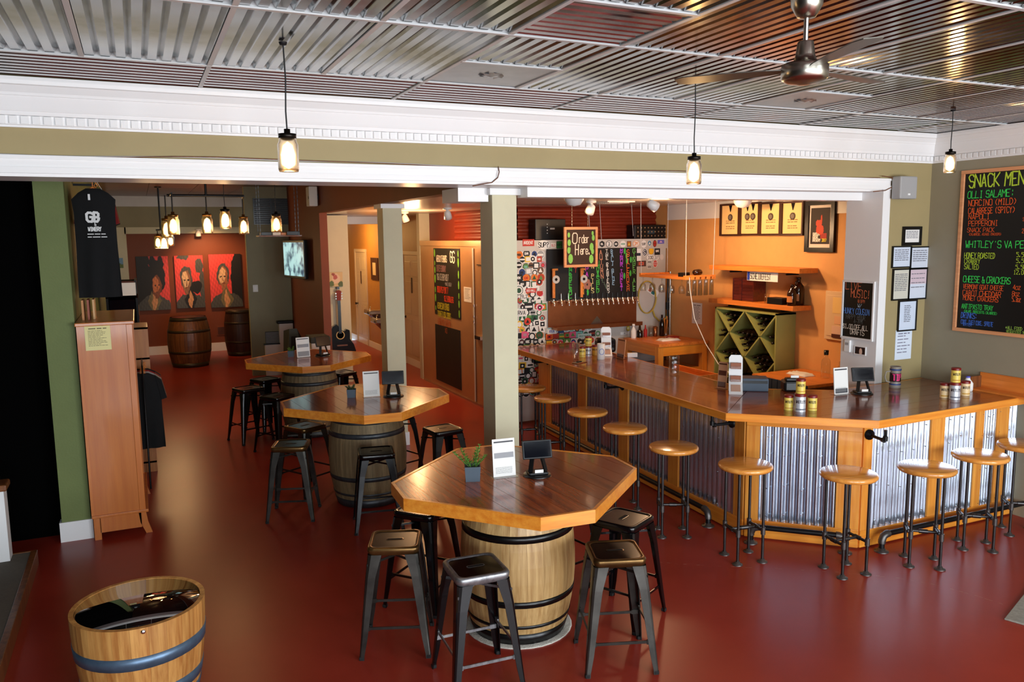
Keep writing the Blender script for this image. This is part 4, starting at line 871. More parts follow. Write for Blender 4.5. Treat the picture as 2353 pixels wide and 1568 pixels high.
def thin_glass(name):
    m = mat(name, (1, 1, 1), .05); nt = m.node_tree; out = nt.nodes['Material Output']; tr = N(nt, 'ShaderNodeBsdfTransparent'); tr.inputs[0].default_value = (.93, .95, .95, 1); gl = N(nt, 'ShaderNodeBsdfGlossy'); gl.inputs['Roughness'].default_value = .06
    fr = N(nt, 'ShaderNodeLayerWeight'); fr.inputs[0].default_value = .5; pw = N(nt, 'ShaderNodeMath'); pw.operation = 'POWER'; pw.inputs[1].default_value = 3.0; nt.links.new(fr.outputs['Facing'], pw.inputs[0]); mx = N(nt, 'ShaderNodeMixShader'); mu = N(nt, 'ShaderNodeMath'); mu.operation = 'MULTIPLY_ADD'; mu.inputs[1].default_value = .75; mu.inputs[2].default_value = .06; mu.use_clamp = True
    nt.links.new(pw.outputs[0], mu.inputs[0]); nt.links.new(mu.outputs[0], mx.inputs[0]); nt.links.new(tr.outputs[0], mx.inputs[1]); nt.links.new(gl.outputs[0], mx.inputs[2]); nt.links.new(mx.outputs[0], out.inputs[0])
thin_glass('clear_glass')
def glass_cup(name, label, loc, r, h, r2=None, m='clear_glass', cat='glass', group=None):
    r2 = r2 or r; return lathe_thing(name, label, cat, loc, [(r*.9, 0), (r, .004), (r2, h), (r2-.003, h), (r-.003, .012), (0, .012)], m, 18, group=group)
glass_cup('shot_glass', 'small clear glass on the lower shelf beside the crate', (6.78, 7.36, 1.701), .03, .11)
bx = tag(MB().box(-.07, .07, -.12, .12, 0, .075, bev=.004).build('card_box', 'black_plastic', None, (6.78, 7.16, 1.701)), 'flat black box on the lower shelf next to the growlers', 'box')
GR = [(.058, 0), (.062, .008), (.062, .16), (.05, .2), (.022, .235), (.020, .26), (.024, .262), (.024, .285), (0, .285)]
mat('amber_glass', srgb(40, 18, 8), .08, spec=.7)
for i, (y, s, lab) in enumerate(((6.985+.0, .001, ''), )): pass
for yy_, s, lab in ((6.98-.10, 1.12, 'taller brown growler bottle with handle on the lower shelf'), (6.98-.0-.26+.16-.10, .0, '')):
    if s: 
        g_ = thing('growler', lab, 'bottle', (6.77, 6.93-.0, 1.701)); g_.location = (6.87, 6.95, 1.701)
        MB().lathe([(r*s, z*s) for r, z in GR], seg=18).build('bottle', 'amber_glass', g_); MB().tube([(-.02, -.01, .27), (-.06, -.02, .28), (-.065, -.02, .24), (-.045, -.015, .22)], .008, 6).build('handle', 'amber_glass', g_)
        MB().lathe([(.0705, .05), (.0705, .13)], (0, 0, 0), 14, a0=pi*.7, a1=pi*1.3).build('label_sticker', flat(196, 120, 60), g_)
g_ = thing('growler', 'shorter brown growler bottle at the end of the lower shelf', 'bottle', (6.745, 6.92, 1.701)); MB().lathe([(r*.85, z*.85) for r, z in GR], seg=18).build('bottle', 'amber_glass', g_); MB().lathe([(.0535, .04), (.0535, .11)], (0, 0, 0), 14, a0=pi*.7, a1=pi*1.3).build('label_sticker', flat(196, 120, 60), g_)
# wine rack
mat('rack_green', srgb(150, 150, 84), .5, var=.06)
RX = 6.66; ry0, ry1, rz1 = 7.06, 8.15, 1.60; cell = (ry1-ry0)/2; rh = .55; rz0 = rz1-2*rh-.28
wrk = thing('wine_rack', 'sage green diamond lattice wine rack standing against the bar wall', 'wine rack', (RX, (ry0+ry1)/2, 0)); hw = (ry1-ry0)/2
for nm, a in (('side_panel', (0, .295, -hw, -hw+.02, .02, rz1)), ('side_panel', (0, .295, hw-.02, hw, .02, rz1)), ('top_panel', (0, .295, -hw, hw, rz1-.02, rz1)), ('back_panel', (.28, .296, -hw+.02, hw-.02, .02, rz1-.02)), ('base_panel', (0, .28, -hw+.02, hw-.02, .02, .14))): MB().box(*a).build(nm, 'rack_green', wrk)
def diag(y0, z0, y1, z1): MB().bar((.14, y0, z0), (.14, y1, z1), .018, .27, up=(1, 0, 0)).xf(Matrix.Identity(4)).build('lattice_board', 'rack_green', wrk)
zt = rz1-.02
for c in (-1, 0):
    for r in range(3):
        ya, yb = c*cell+.012, (c+1)*cell-.012; za, zb = zt-r*rh, zt-(r+1)*rh
        if zb < .1: za2 = za; zb = .14; f = (za-zb)/rh; yc = ya+(yb-ya)*f; yd = yb+(ya-yb)*f; diag(yb, za, yd, zb); diag(ya, za, yc, zb)
        else: diag(yb, za, ya, zb); diag(ya, za, yb, zb)
WB = MB().lathe([(.036, 0), (.037, .004), (.037, .17), (.03, .2), (.0145, .225), (.0145, .285), (.016, .287), (.016, .297), (0, .297)], seg=12); WB.xf(Matrix.Rotation(-pi/2, 4, 'Y')); wbm = WB.mesh('wine_bottle', 'dark_glass')
spots = []
spots = [(0, zt-.5*rh, 4), (-cell, zt-.5*rh, 4), (cell, zt-.5*rh, 4), (-cell/2, zt, 3), (cell/2, zt, 3), (-cell/2, zt-rh, 4), (cell/2, zt-rh, 4), (0, zt-1.5*rh, 4)]
where = ['of central diamond of green rack', 'of right half diamond of green rack', 'of left half diamond of green rack', 'of top right cell of green rack', 'of top left cell of green rack', 'of lower right diamond of green rack', 'of lower left diamond of green rack', 'of bottom middle diamond of green rack']
for (cy, czz, nr), wt_ in zip(spots, where):
    for r in range(nr):
        for k in range(r+1):
            y = cy+(k-r/2)*.080; z = czz-rh/2+.078+r*.068
            if abs(y) > hw-.06 or z > rz1-.07: continue
            o = bpy.data.objects.new('wine_bottle', wbm); COL.objects.link(o); o.location = (RX+.272, (ry0+ry1)/2+y, z); o.scale = (.86, .92, .92)
            tag(o, 'wine bottle %s in %s row %s' % ((['only one'], ['right', 'left'], ['right', 'middle', 'left'], ['far right', 'right of centre', 'left of centre', 'far left'])[r][k], ['lowest', 'second', 'third', 'top'][r], wt_), 'bottle', 'wine bottles lying in the rack')
# notices and electric panel on the bar wall
paper(BPn, (1591, 695), (1613, 746), 'pale notice sheet on the bar wall behind the hanging cord', 9)
cu, cz, w_, h_ = BPn.box((1902, 668), (1946, 785)); ep = thing('electric_panel', 'beige electric panel door with notices half behind the white jamb', 'panel', BPn.world(cu, cz, .002), -pi/2)
mat('panel_beige', srgb(222, 190, 150), .45); MB().box(-w_/2, w_/2, -.03, 0, -h_/2, h_/2, bev=.006).build('frame', 'panel_beige', ep); MB().box(-w_*.4, w_*.4, -.038, -.03, -h_*.42, h_*.42, bev=.004).build('door', 'panel_beige', ep)
MB().box(-w_*.1, w_*.4, -.041, -.038, .03, h_*.38).build('notice', flat(236, 200, 130), ep); MB().box(0, w_*.35, -.041, -.038, -.09, 0).build('notice', flat(230, 180, 140), ep); MB().box(-w_*.1, w_*.35, -.041, -.038, -.2, -.11).build('notice', flat(226, 190, 170), ep)
MB().box(-w_*.1, w_*.35, -.043, -.041, -.24, -.2).build('notice', flat(80, 30, 16), ep)
# back counter with mat, bottle, decanter, towel
bc = thing('back_counter', 'low wooden back counter with a pale wood top beside the wine rack', 'counter', (6.57, 6.42, 0)); MB().box(-.36, .38, -.32, .52, .92, .955, bev=.004).build('top', 'orangewood', bc); MB().box(-.3, .36, -.28, .5, 0, .92).build('cabinet', 'oak_brown', bc)
mtm = thing('bar_mat', 'dark slatted rubber bar mat hanging at the edge of the back counter', 'mat', (6.2, 6.4, .9))
for k in range(9): MB().box(-.01, .004, -.30+k*.085, -.30+k*.085+.075, -.10, .05).build('rubber_slat', flat(46, 60, 76), mtm)
lathe_thing('corked_bottle', 'clear glass bottle with black cap on the back counter', 'bottle', (6.72, 6.36, .956), [(.045, 0), (.048, .006), (.048, .17), (.04, .2), (.02, .22), (.02, .25), (0, .25)], 'clear_glass'); lathe_thing('bottle_cap', 'black cap closing the clear bottle on the back counter', 'cap', (6.72, 6.36, 1.207), [(.024, 0), (.026, .05), (0, .052)], 'black_plastic')
lathe_thing('decanter', 'rounded clear glass decanter right of the capped bottle', 'decanter', (6.80, 6.22, .956), [(.05, 0), (.07, .04), (.065, .09), (.025, .15), (.025, .19), (.022, .19)], 'clear_glass')
def towel(name, label, loc, w, d, h=.03, m='paper', rz=0):
    mb = MB(); n = 9; random.seed(len(label)); vs = [(-w/2+w*i/n, -d/2+d*j/n, h*(.6+.4*random.random())*(1 if 0 < i < n and 0 < j < n else .2)) for j in range(n+1) for i in range(n+1)]
    mb.add(vs, [(j*(n+1)+i, j*(n+1)+i+1, (j+1)*(n+1)+i+1, (j+1)*(n+1)+i) for j in range(n) for i in range(n)], 0, True); m_ = n+1
    ring = [i for i in range(m_)]+[j*m_+n for j in range(1, m_)]+[n*m_+i for i in range(n-1, -1, -1)]+[j*m_ for j in range(n-1, 0, -1)]
    mb.add([vs[i] for i in ring]+[(vs[i][0], vs[i][1], 0) for i in ring], [(i, len(ring)+i, len(ring)+(i+1) % len(ring), (i+1) % len(ring)) for i in range(len(ring))])
    return tag(mb.build(name, m, None, loc, rz), label, 'towel')
towel('bar_towel', 'crumpled white bar towel on the back counter', (6.62, 6.62, .956), .16, .28)
# tall work bench in the corner with bottles on top
wb = thing('work_bench', 'rustic pine work bench with open shelf in the corner below the glass rack', 'table', (6.54, 9.05, 0)); wz = 1.09
for k in range(5): MB().box(-.40+k*.162, -.40+k*.162+.16, -.42, .42, wz-.035, wz-random.random()*.002).build('top_board', 'orangewood', wb)
for x in (-.36, .36):
    for y in (-.37, .37): MB().box(x-.04, x+.04, y-.04, y+.04, 0, wz-.035).build('leg', 'pine_z', wb)
for a in ((-.32, .32, -.41, -.385), (-.32, .32, .385, .41), ): MB().box(a[0], a[1], a[2], a[3], wz-.16, wz-.035).build('apron', 'pine', wb)
for a in ((-.4, -.375), (.375, .4)): MB().box(a[0], a[1], -.33, .33, wz-.16, wz-.035).build('apron', 'pine_y', wb)
MB().box(-.36, .36, -.36, .36, .70, .73).build('shelf', 'pine', wb)
wx, wy = 6.54, 9.05
lathe_thing('spray_bottle', 'white spray bottle at the left of the work bench', 'bottle', (6.24, 9.38, wz), [(.035, 0), (.037, .01), (.037, .11), (.015, .15), (.013, .17), (.022, .175), (.02, .2), (0, .2)], 'paper')
lathe_thing('dark_jar', 'dark jar with pale cap on the work bench', 'jar', (6.36, 9.40, wz), [(.04, 0), (.042, .01), (.042, .09), (.02, .11), (.014, .17), (0, .17)], 'dark_glass')
lathe_thing('red_bottle', 'narrow red squeeze bottle on the work bench', 'bottle', (6.46, 9.41, wz), [(.026, 0), (.027, .1), (.012, .12), (.008, .17), (0, .17)], flat(170, 30, 24))
glass_cup('copper_cup', 'tall copper shaker cup on the work bench', (6.62, 9.40, wz), .03, .14, .036, 'copper', 'cup'); glass_cup('jar_glass', 'clear jar between the red bottle and the copper cup', (6.55, 9.41, wz), .033, .13)
lathe_thing('wine_bottle_upright', 'black wine bottle standing at the right of the work bench', 'bottle', (6.72, 9.38, wz), BOT, 'dark_glass')
uc = thing('utensil_jar', 'jar holding pale wooden utensils on the work bench', 'utensils', (6.80, 9.40, wz)); MB().lathe([(.04, 0), (.042, .12), (.039, .12), (.039, .01), (0, .01)], seg=14).build('jar', 'clear_glass', uc)
for k in range(4): MB().bar((.01*cos(k*1.6), .01*sin(k*1.6), .02), (.03*cos(k*1.6), .03*sin(k*1.6), .22+.02*k), .008, .012).build('utensil', 'orangewood', uc)
towel('folded_towel', 'folded white towel lying on the work bench', (6.52, 8.95, wz), .30, .16)
tag(MB().box(-.09, .09, -.05, .05, 0, .02, bev=.006).build('red_folder', flat(170, 40, 30), None, (6.72, 9.12, wz), .3), 'small red case lying behind the towel on the work bench', 'case')
cr = thing('milk_crate', 'bright blue plastic crate under the work bench', 'crate', (6.62, 9.05, .40)); mat('crate_blue', srgb(30, 110, 200), .4); cr.location = (6.60, 9.0, 0)
for k in range(6):
    for a in ((-.2, .2, -.2, -.19), (-.2, .2, .19, .2)): MB().box(a[0], a[1], a[2], a[3], .30+k*.055, .30+k*.055+.032).build('slat', 'crate_blue', cr)
    for a in ((-.2, -.19), (.19, .2)): MB().box(a[0], a[1], -.19, .19, .30+k*.055, .30+k*.055+.032).build('slat', 'crate_blue', cr)
for x in (-.195, .195):
    for y in (-.195, .195): MB().box(x-.012, x+.012, y-.012, y+.012, 0, .63).build('corner_post', 'crate_blue', cr)
# hanging glass rack
gk = thing('glass_rack', 'orange wooden board hung on cords with slots for stemware', 'rack', (6.31, 8.5, 1.97))
for k in range(6): MB().box(-.24+k*.082, -.24+k*.082+.055, -.5, .5, 0, .03, bev=.002).build('rail', 'orangewood', gk)
MB().box(-.24, .225, -.5, -.46, .03, .05).box(-.24, .225, .46, .5, .03, .05).build('cleats', 'orangewood', gk, kind='stuff')
for x, y in ((-.22, -.48), (.2, -.48), (-.22, .48), (.2, .48)): MB().tube([(x, y, .05), (x*1.05, y*1.02, ZBAR-1.972)], .004, 5).build('cord', 'grey_white', gk)
WG = MB().lathe([(.033, 0), (.034, -.003), (.006, -.008), (.004, -.06), (.012, -.075), (.036, -.10), (.042, -.14), (.036, -.185), (.034, -.185), (.04, -.14), (.034, -.102), (0, -.08)], seg=14).mesh('wine_glass', 'clear_glass')
FG = MB().lathe([(.02, 0), (.022, -.02), (.026, -.20), (.0245, -.20), (.020, -.015), (0, -.012)], seg=12).mesh('tumbler', 'clear_glass')
for k in range(8):
    o = bpy.data.objects.new('wine_glass', WG); COL.objects.link(o); o.location = (6.09+(k % 2)*.082+.01, 8.95-k*.105, 1.969); tag(o, '%s clear stem glass hanging from the rack, counted from the tap wall' % names_[k], 'glass', 'stem glasses hanging in the rack')
for k in range(10):
    o = bpy.data.objects.new('tumbler', FG); COL.objects.link(o); o.location = (6.13+.044*k, 8.02+.04*(k % 2), 1.969); tag(o, '%s straight glass from the left along the front edge of the glass rack' % names_[k], 'glass', 'straight glasses hanging in the rack')
lathe_thing('brown_growler', 'brown bottle lying on the hanging glass rack', 'bottle', (6.30, 8.12, 2.05), [(.0, 0), (.035, .005), (.04, .1), (.035, .12), (.012, .15), (0, .15)], 'amber_glass').rotation_euler = (0, pi/2, .3)
tag(MB().box(-.08, .08, -.04, .04, 0, .05, bev=.005).build('remote_box', 'black_plastic', None, (6.2, 8.2, 2.001), .4), 'small black box lying on the hanging glass rack', 'box')
# hoses, gauge and pipes at the right of the tap wall
def tubething(name, label, cat, pts, r, m, seg=6): return tag(MB().tube(pts, r, seg).build(name, m), label, cat)
X, Z = lx(1484, 683); hc = [(TX+X+.15*cos(a), TY-.02-.0004*i, Z+.23*sin(a)) for i, a in enumerate([2*pi*k/36 for k in range(73)])]
mat('hose_yellow', srgb(196, 170, 70), .4); tubething('hose_coil', 'yellow plastic hose coiled on the white tap wall', 'hose', hc, .008, 'hose_yellow')
p = [lx(1496, 712), lx(1501, 727), lx(1512, 738), lx(1526, 732), lx(1531, 718)]; tubething('drain_hose', 'pale looped hose beside the coiled one on the tap wall', 'hose', [(TX+a, TY-.04, b) for a, b in p], .012, 'hose_yellow')
X, Z = lx(1537, 702); rg = thing('gas_regulator', 'black gas regulator with gauge on the tap wall corner', 'regulator', (TX+X, TY-.002, Z)); MB().box(-.06, .05, -.08, 0, -.06, .05, bev=.01).build('body', 'black_plastic', rg); MB().disc(0, .09, .045, -.06, -.02, 0, 16).disc(0, .09, .036, -.062, -.06, 1, 16).build('gauge', ['black_plastic', 'paper'], rg); MB().disc(.07, -.01, .035, -.07, -.01, 0, 12).build('knob', 'orangewood', rg)
for i, (dx, m, lab) in enumerate(((0, 'black_metal', 'black conduit pipe in the corner of tap wall and bar wall'), (.035, 'steel', 'grey steel conduit pipe in the corner of tap wall and bar wall'))): tubething('conduit', lab, 'pipe', [(6.935-i*.0, TY-.06-dx*1.6, 1.0), (6.93, TY-.06-dx*1.6, 2.0)], .014, m)
tubething('power_cord', 'long pale cord hanging beside the wine rack down to the bar', 'cord', [(6.12, 7.985, 2.0), (6.12, 7.97, 1.85), (6.14, 7.9, 1.5), (6.2, 7.75, 1.2), (6.15, 7.45, 1.0), (6.0, 7.0, .93), (5.95, 6.8, .4)], .006, 'grey_white')
X, Z = lx(1500, 670)
o = thing('postcard', 'small tilted colour card on the tap wall under the glass rack', 'card', (TX+X, TY-.004, Z)); o.rotation_euler = (0, radians(-35) if False else radians(32), 0); MB().box(-.1, .1, -.002, 0, -.05, .05).build('card', 'paper', o); MB().box(-.02, .04, -.003, -.002, -.04, .01).build('print', flat(40, 110, 110), o); MB().box(-.08, -.03, -.003, -.002, -.03, .03).build('print', flat(200, 90, 60), o)
# inner bar shelf box behind the worktop
ib = thing('bar_drawer_box', 'orange wooden box built behind the bar top by the glass mug', 'box', (5.34, 6.9, 0)); MB().box(0, .35, 0, .02, 0, 1.0).build('side_board', 'orangewood', ib); MB().box(0, .02, .02, .8, 0, 1.0).build('side_board', 'orangewood', ib); MB().box(.02, .35, .02, .8, .90, .92).build('bottom_board', 'orangewood', ib); MB().box(.35, .37, 0, .8, 0, 1.0).build('side_board', 'orangewood', ib)
# round ceiling fixtures of the bar
mat('lamp_white', srgb(226, 224, 220), .35); mat('lamp_glow', (1, .8, .55), .5, emis=(1, .62, .3), es=9)
def flush(px, py, label, r=.11, deep=.12):
    p = on(px, py, z=ZBAR); t = thing('ceiling_dome', label, 'fixture', (p.x, p.y, ZBAR)); MB().lathe([(r, 0), (r, -.02)], seg=20).build('base', 'lamp_white', t); MB().lathe([(r*.98, -.02), (r*.9, -deep*.5), (r*.6, -deep*.88), (0, -deep)], seg=20).build('dome', 'lamp_white', t)
flush(1319, 447, 'round white ceiling dome above the tap wall'); flush(1707, 455, 'round pale ceiling dome in front of the framed awards')
def spotlamp(px, py, aim, label, on_=True, z=ZBAR, y=None):
    p = on(px, py, z=z) if y is None else on(px, py, y=y); t = thing('spotlight', label, 'lamp', (p.x, p.y, z)); MB().lathe([(.065, 0), (.065, -.02), (.02, -.03), (.018, -.06)], seg=14).build('mount', 'lamp_white', t)
    d = (Vector(aim)-Vector((p.x, p.y, z-.1))).normalized(); q = d.to_track_quat('-Z', 'Y').to_matrix().to_4x4(); q.translation = Vector((0, 0, -.085))
    sh = MB().lathe([(.02, .05), (.045, .03), (.055, -.02), (.06, -.07), (.052, -.07)], seg=14).xf(q).build('lamp_shade', 'lamp_white', t); MB().lathe([(.05, -.055), (0, -.05)], seg=14).xf(q).build('bulb', 'lamp_glow' if on_ else 'lamp_white', t)
    return (p.x, p.y, z-.1)
for i, (px, py, aim, p, lab) in enumerate(((1497, 452, (6.96, 7.4, 1.9), 26, 'lit white spotlight on the bar ceiling aimed at the orange wall'), (1028, 478, (4.53, 11.6, 1.6), 26, 'lit white spotlight above the events chalkboard'))):
    q = spotlamp(px, py, aim, lab); dd = (Vector(aim)-Vector(q)).normalized(); spot('spotlight_beam', Vector(q)+dd*.08, aim, p, (1, .55, .25), 120, .8)
spotlamp(1358, 462, (5, 9.6, 1.5), 'small white spotlight on the bar ceiling behind the Order Here sign', False); spotlamp(930, 488, (4.8, 13, 1), 'white unlit spotlight near the hall doors', False)
vt = on(1408, 464, z=ZBAR); t = thing('ceiling_vent', 'white louvred air vent in the bar ceiling', 'vent', (vt.x, vt.y, ZBAR)); MB().box(-.2, .2, -.2, .2, -.012, 0).build('frame', 'lamp_white', t)
for k in range(7): MB().box(-.15, .15, -.15+k*.045, -.15+k*.045+.03, -.022, -.012).build('louvre', 'grey_plastic', t)
# warm fill lights added to brighten bar and hall, without any fixture
bulb('bar_fill', (5.6, 7.9, 2.55), 30, (1, .62, .34), .1); bulb('hall_fill', (3.9, 12.0, 2.6), 70, (1, .55, .25), .1); bulb('hall_fill', (4.1, 18.0, 2.6), 60, (1, .58, .2), .1)
# ================================================================ boards, frames and papers on the walls
RP = WP(x=XR); HP_ = WP(y=HY); JP = WP(x=6.30)
def fit(mb, wp, o, t, q0, px1, hpx, mi=0, y=-.0045, wf=.1, lower=1.0):
    """text whose baseline starts at pixel q0 and ends at column px1, hpx high"""
    u0, z0 = wp.uv(*q0); u1, _ = wp.uv(px1, q0[1]); _, z1 = wp.uv(q0[0], q0[1]-hpx); h = z1-z0
    tr = (u1-u0)/max(text_w(t, h), 1e-4); write(mb, t, u0-o[0], z0-o[1], h, y, tr=tr, w=h*wf, lower=lower)
uL, zT = RP.uv(2213, 393); _, zB = RP.uv(2197, 760); bw = 1.15; bh = zT-zB
ctr_ = (uL+bw/2, (zT+zB)/2); sm = thing('menu_chalkboard', 'large wood framed snack menu chalkboard on the right wall', 'chalkboard', RP.world(*ctr_, .002), -pi/2)
MB().box(-bw/2+.03, bw/2-.03, -.004, 0, -bh/2+.03, bh/2-.03).build('board', mat('board_black', srgb(6, 6, 6), .5), sm)
for a in ((-bw/2, bw/2, bh/2-.032, bh/2), (-bw/2, bw/2, -bh/2, -bh/2+.032), (-bw/2, -bw/2+.032, -bh/2+.032, bh/2-.032), (bw/2-.032, bw/2, -bh/2+.032, bh/2-.032)): MB().box(a[0], a[1], -.022, 0, a[2], a[3], bev=.003).build('frame_rail', 'signwood', sm)
k = .2613; YG = (190, 220, 60); GN = (60, 220, 90); OR = (236, 96, 36); BL = (70, 120, 220); LGn = (170, 215, 90)
LN = [('SNACK MENU', 182, 198, 740, 110, YG), ('OLLI SALAME:', 172, 292, 585, 60, GN), ('NORCINO (MILD)', 178, 360, 605, 52, OR), ('CALABRESE (SPICY)', 178, 428, 590, 50, OR), ('NAPOLI', 178, 478, 370, 45, OR), ('PEPPERONI', 178, 535, 442, 45, OR), ('SNACK PACK', 168, 588, 410, 36, OR), ('(CALABRESE, ASIAGO, CRACKERS)', 182, 618, 468, 20, OR),
      ("WHITLEY'S VA PEANUTS", 152, 724, 870, 58, GN), ('HONEY ROASTED', 142, 815, 415, 46, YG), ('CRABBY', 142, 862, 285, 42, YG), ('SALTED', 140, 912, 272, 42, YG), ('5.50', 600, 805, 690, 38, YG), ('5.50', 598, 857, 690, 36, YG), ('5.50', 592, 912, 685, 36, YG), ('12.00', 575, 958, 690, 36, YG),
      ('CHEESE & CRACKERS', 132, 1026, 552, 54, GN), ('VERMONT GOAT CHEESE', 132, 1084, 490, 40, OR), ('CABOT CHEDDAR', 128, 1142, 468, 46, OR), ('MONET CRACKERS', 132, 1184, 445, 40, OR), ('4oz', 570, 1092, 640, 40, OR), ('8oz', 562, 1148, 632, 40, OR), ('5.3oz', 560, 1198, 640, 40, OR), ('ANTIPASTO TRAY', 116, 1258, 398, 42, GN), ('(SALAMI, PROSCIUTTO, CALABRESE)', 138, 1292, 432, 22, GN),
      ('DRINKS:', 114, 1340, 258, 48, BL), ('COKE, DIET COKE, SPRITE', 112, 1392, 398, 36, BL), ('WATER', 130, 1410, 210, 24, BL), ('*ALL FOOD IS', 502, 1440, 700, 28, LGn), ('REQUESTED TO GO', 512, 1470, 720, 22, LGn), ('3.', 655, 490, 690, 30, OR), ('2.', 648, 596, 690, 36, OR)]
cols = {}
for t, x, y, x1, h, c in LN: cols.setdefault(c, []).append((t, x, y, x1, h))
for c, L in cols.items():
    mb = MB()
    for t, x, y, x1, h in L: fit(mb, RP, ctr_, t, (2180+x*k, 380+y*k), 2180+x1*k, h*k, y=-.0055, lower=.75)
    mb.build('lettering', flat(*c, .8), sm, kind='stuff')
# live music board on the jamb
q = ((1937, 643), (2014, 648), (2005, 786), (1935, 775)); cen, w_, h_ = wr(q, x=6.30); lm_ = thing('chalkboard', 'small white framed live music chalkboard hanging on the white jamb', 'chalkboard', (6.299, cen.y, cen.z), -pi/2)
MB().box(-w_/2+.015, w_/2-.015, -.006, 0, -h_/2+.015, h_/2-.015).build('board', 'board_black', lm_)
for a in ((-w_/2, w_/2, h_/2-.018, h_/2), (-w_/2, w_/2, -h_/2, -h_/2+.018), (-w_/2, -w_/2+.018, -h_/2+.018, h_/2-.018), (w_/2-.018, w_/2, -h_/2+.018, h_/2-.018)): MB().box(a[0], a[1], -.016, 0, a[2], a[3], bev=.002).build('frame_rail', 'white_paint', lm_)
chalk(lm_, [('LIVE', -w_*.40, h_*.35, .068, (206, 110, 70), 'l', .95), ('MUSIC!', -w_*.22, h_*.215, .07, (206, 110, 70), 'l', .72), ('@ 8PM', 0, h_*.13, .03, (206, 110, 70), 'l', .8), ('W/', 0, h_*.05, .035, (180, 200, 220)), ('HUNKY COUSIN', -w_*.44, -h_*.07, .055, (90, 140, 220), 'l', .64), ('HAPPY HOUR', -w_*.35, -h_*.16, .045, (90, 92, 90), 'l', .7), ('4-7PM', -w_*.1, -h_*.23, .04, (90, 92, 90), 'l', .7), ('$1.00 OFF ALL', -w_*.44, -h_*.33, .045, wh, 'l', .72), ('DRAFTS', -w_*.2, -h_*.42, .05, wh, 'l', .75)], y=-.0075)
sw = thing('thermostat', 'white thermostat box below the live music board', 'thermostat', (6.299, JP.world(*JP.uv(1950, 795)).y, JP.uv(1950, 795)[1]), -pi/2); MB().box(-.035, .035, -.025, 0, -.06, .06, bev=.005).build('case', 'white_paint', sw); MB().box(-.02, .02, -.027, -.025, .01, .035).build('display', 'grey_plastic', sw)
t, w, h, y = framed(JP, (1964, 794), (1990, 818), 'small framed photo card on the white jamb', 'white_paint', .008, flat(40, 16, 14), .008, 'photo', 'photo_card'); MB().disc(.01, -.01, .018, y-.001, y, 0, 10, .035).build('figure', flat(226, 190, 170), t)
# certificates beside the jamb
for i, (q0, q1, fw, pm, rows, lab) in enumerate((((2073, 521), (2114, 564), .03, 'paper', 5, 'small square certificate in a wide black frame, topmost of the cluster'), ((2049, 566), (2090, 615), .012, flat(206, 216, 232), 6, 'left certificate of the framed pair under the topmost one'), ((2091, 567), (2132, 617), .012, flat(206, 214, 228), 6, 'right certificate of the framed pair under the topmost one'),
        ((2050, 618), (2086, 689), .014, flat(206, 204, 190), 10, 'tall black framed licence with greenish sheet, left of its pair'), ((2087, 617), (2126, 687), .014, flat(208, 216, 230), 4, 'tall black framed licence with pink top half, right of its pair'), ((2063, 691), (2102, 759), .014, flat(206, 218, 236), 10, 'narrow black framed letter at the bottom of the certificate cluster'))):
    t, w, h, y = framed(HP_, q0, q1, lab, 'black_metal', fw, pm, .016, 'certificate', 'framed_certificate', 'framed papers by the right jamb'); mb = MB()
    if i == 4: MB().box(-w/2, w/2, y-.0005, y, .0, h/2).build('pink_sheet', flat(206, 186, 196), t)
    for r in range(rows):
        l = .2 if i == 5 else .4; scribble(mb, -w*l, w*l, h*.34-r*h*.62/rows, min(.012, h*.4/rows), y-.0012)
    mb.build('print', flat(110, 110, 120), t, kind='stuff')
paper(HP_, (2058, 760), (2092, 824), 'loose white letter taped below the framed certificates', 6, flat(216, 226, 240), (130, 130, 150))
sp_ = thing('wall_speaker', 'grey box loudspeaker mounted at the right end of the white beam', 'speaker', HP_.world(*HP_.box((2041, 407), (2077, 459))[:2], .0)); _, _, w_, h_ = HP_.box((2041, 407), (2077, 459))
MB().box(-w_/2, w_/2, -.14, -.04, -h_/2, h_/2, bev=.012).build('case', 'grey_plastic', sp_); MB().box(-.03, .03, -.04, -.001, -.03, .03).build('bracket', 'black_metal', sp_); MB().box(-.012, .018, -.143, -.14, -h_*.34, -h_*.26).build('badge', 'white_paint', sp_)
# thin wires along the white beam
def wire(label, pts, r=.0035, m='grey_white'): tag(MB().tube(pts, r, 5).build('wire', m), label, 'wire')
P = [(x, HY-.012, ZBT+.008+.006*sin(x*1.7)+.004*sin(x*5)) for x in [XL+.1+i*.25 for i in range(40)] if x < 6.35]
wire('pale wire lying along the top of the white beam', P); wire('brown wire sagging along the top edge of the white beam', [(x, y-.006, z-.004+.01*max(0, sin(x*2.2))) for x, y, z in P], .003, 'oak_brown')
xj = on(1140, 400, y=HY).x; wire('brown cable dropping over the white beam above the cream pillar', [(xj, HY-.04, ZBT+.01), (xj+.005, HY-.045, ZBT-.03), (xj-.005, HY-.04, ZB+.03), (xj-.05, HY-.038, ZB-.005), (xj-.14, HY-.04, ZB-.02), (xj-.19, HY-.01, ZB-.03)], .004, 'oak_brown')
wire('dark cable looping round the right end of the white beam', [(6.25, HY-.04, ZBT+.02), (6.37, HY-.05, ZBT+.01), (6.40, HY-.045, ZBT-.04), (6.38, HY-.04, ZB+.02), (6.30, HY-.04, ZB-.01), (6.15, HY-.035, ZB-.022)], .004, 'oak_brown')
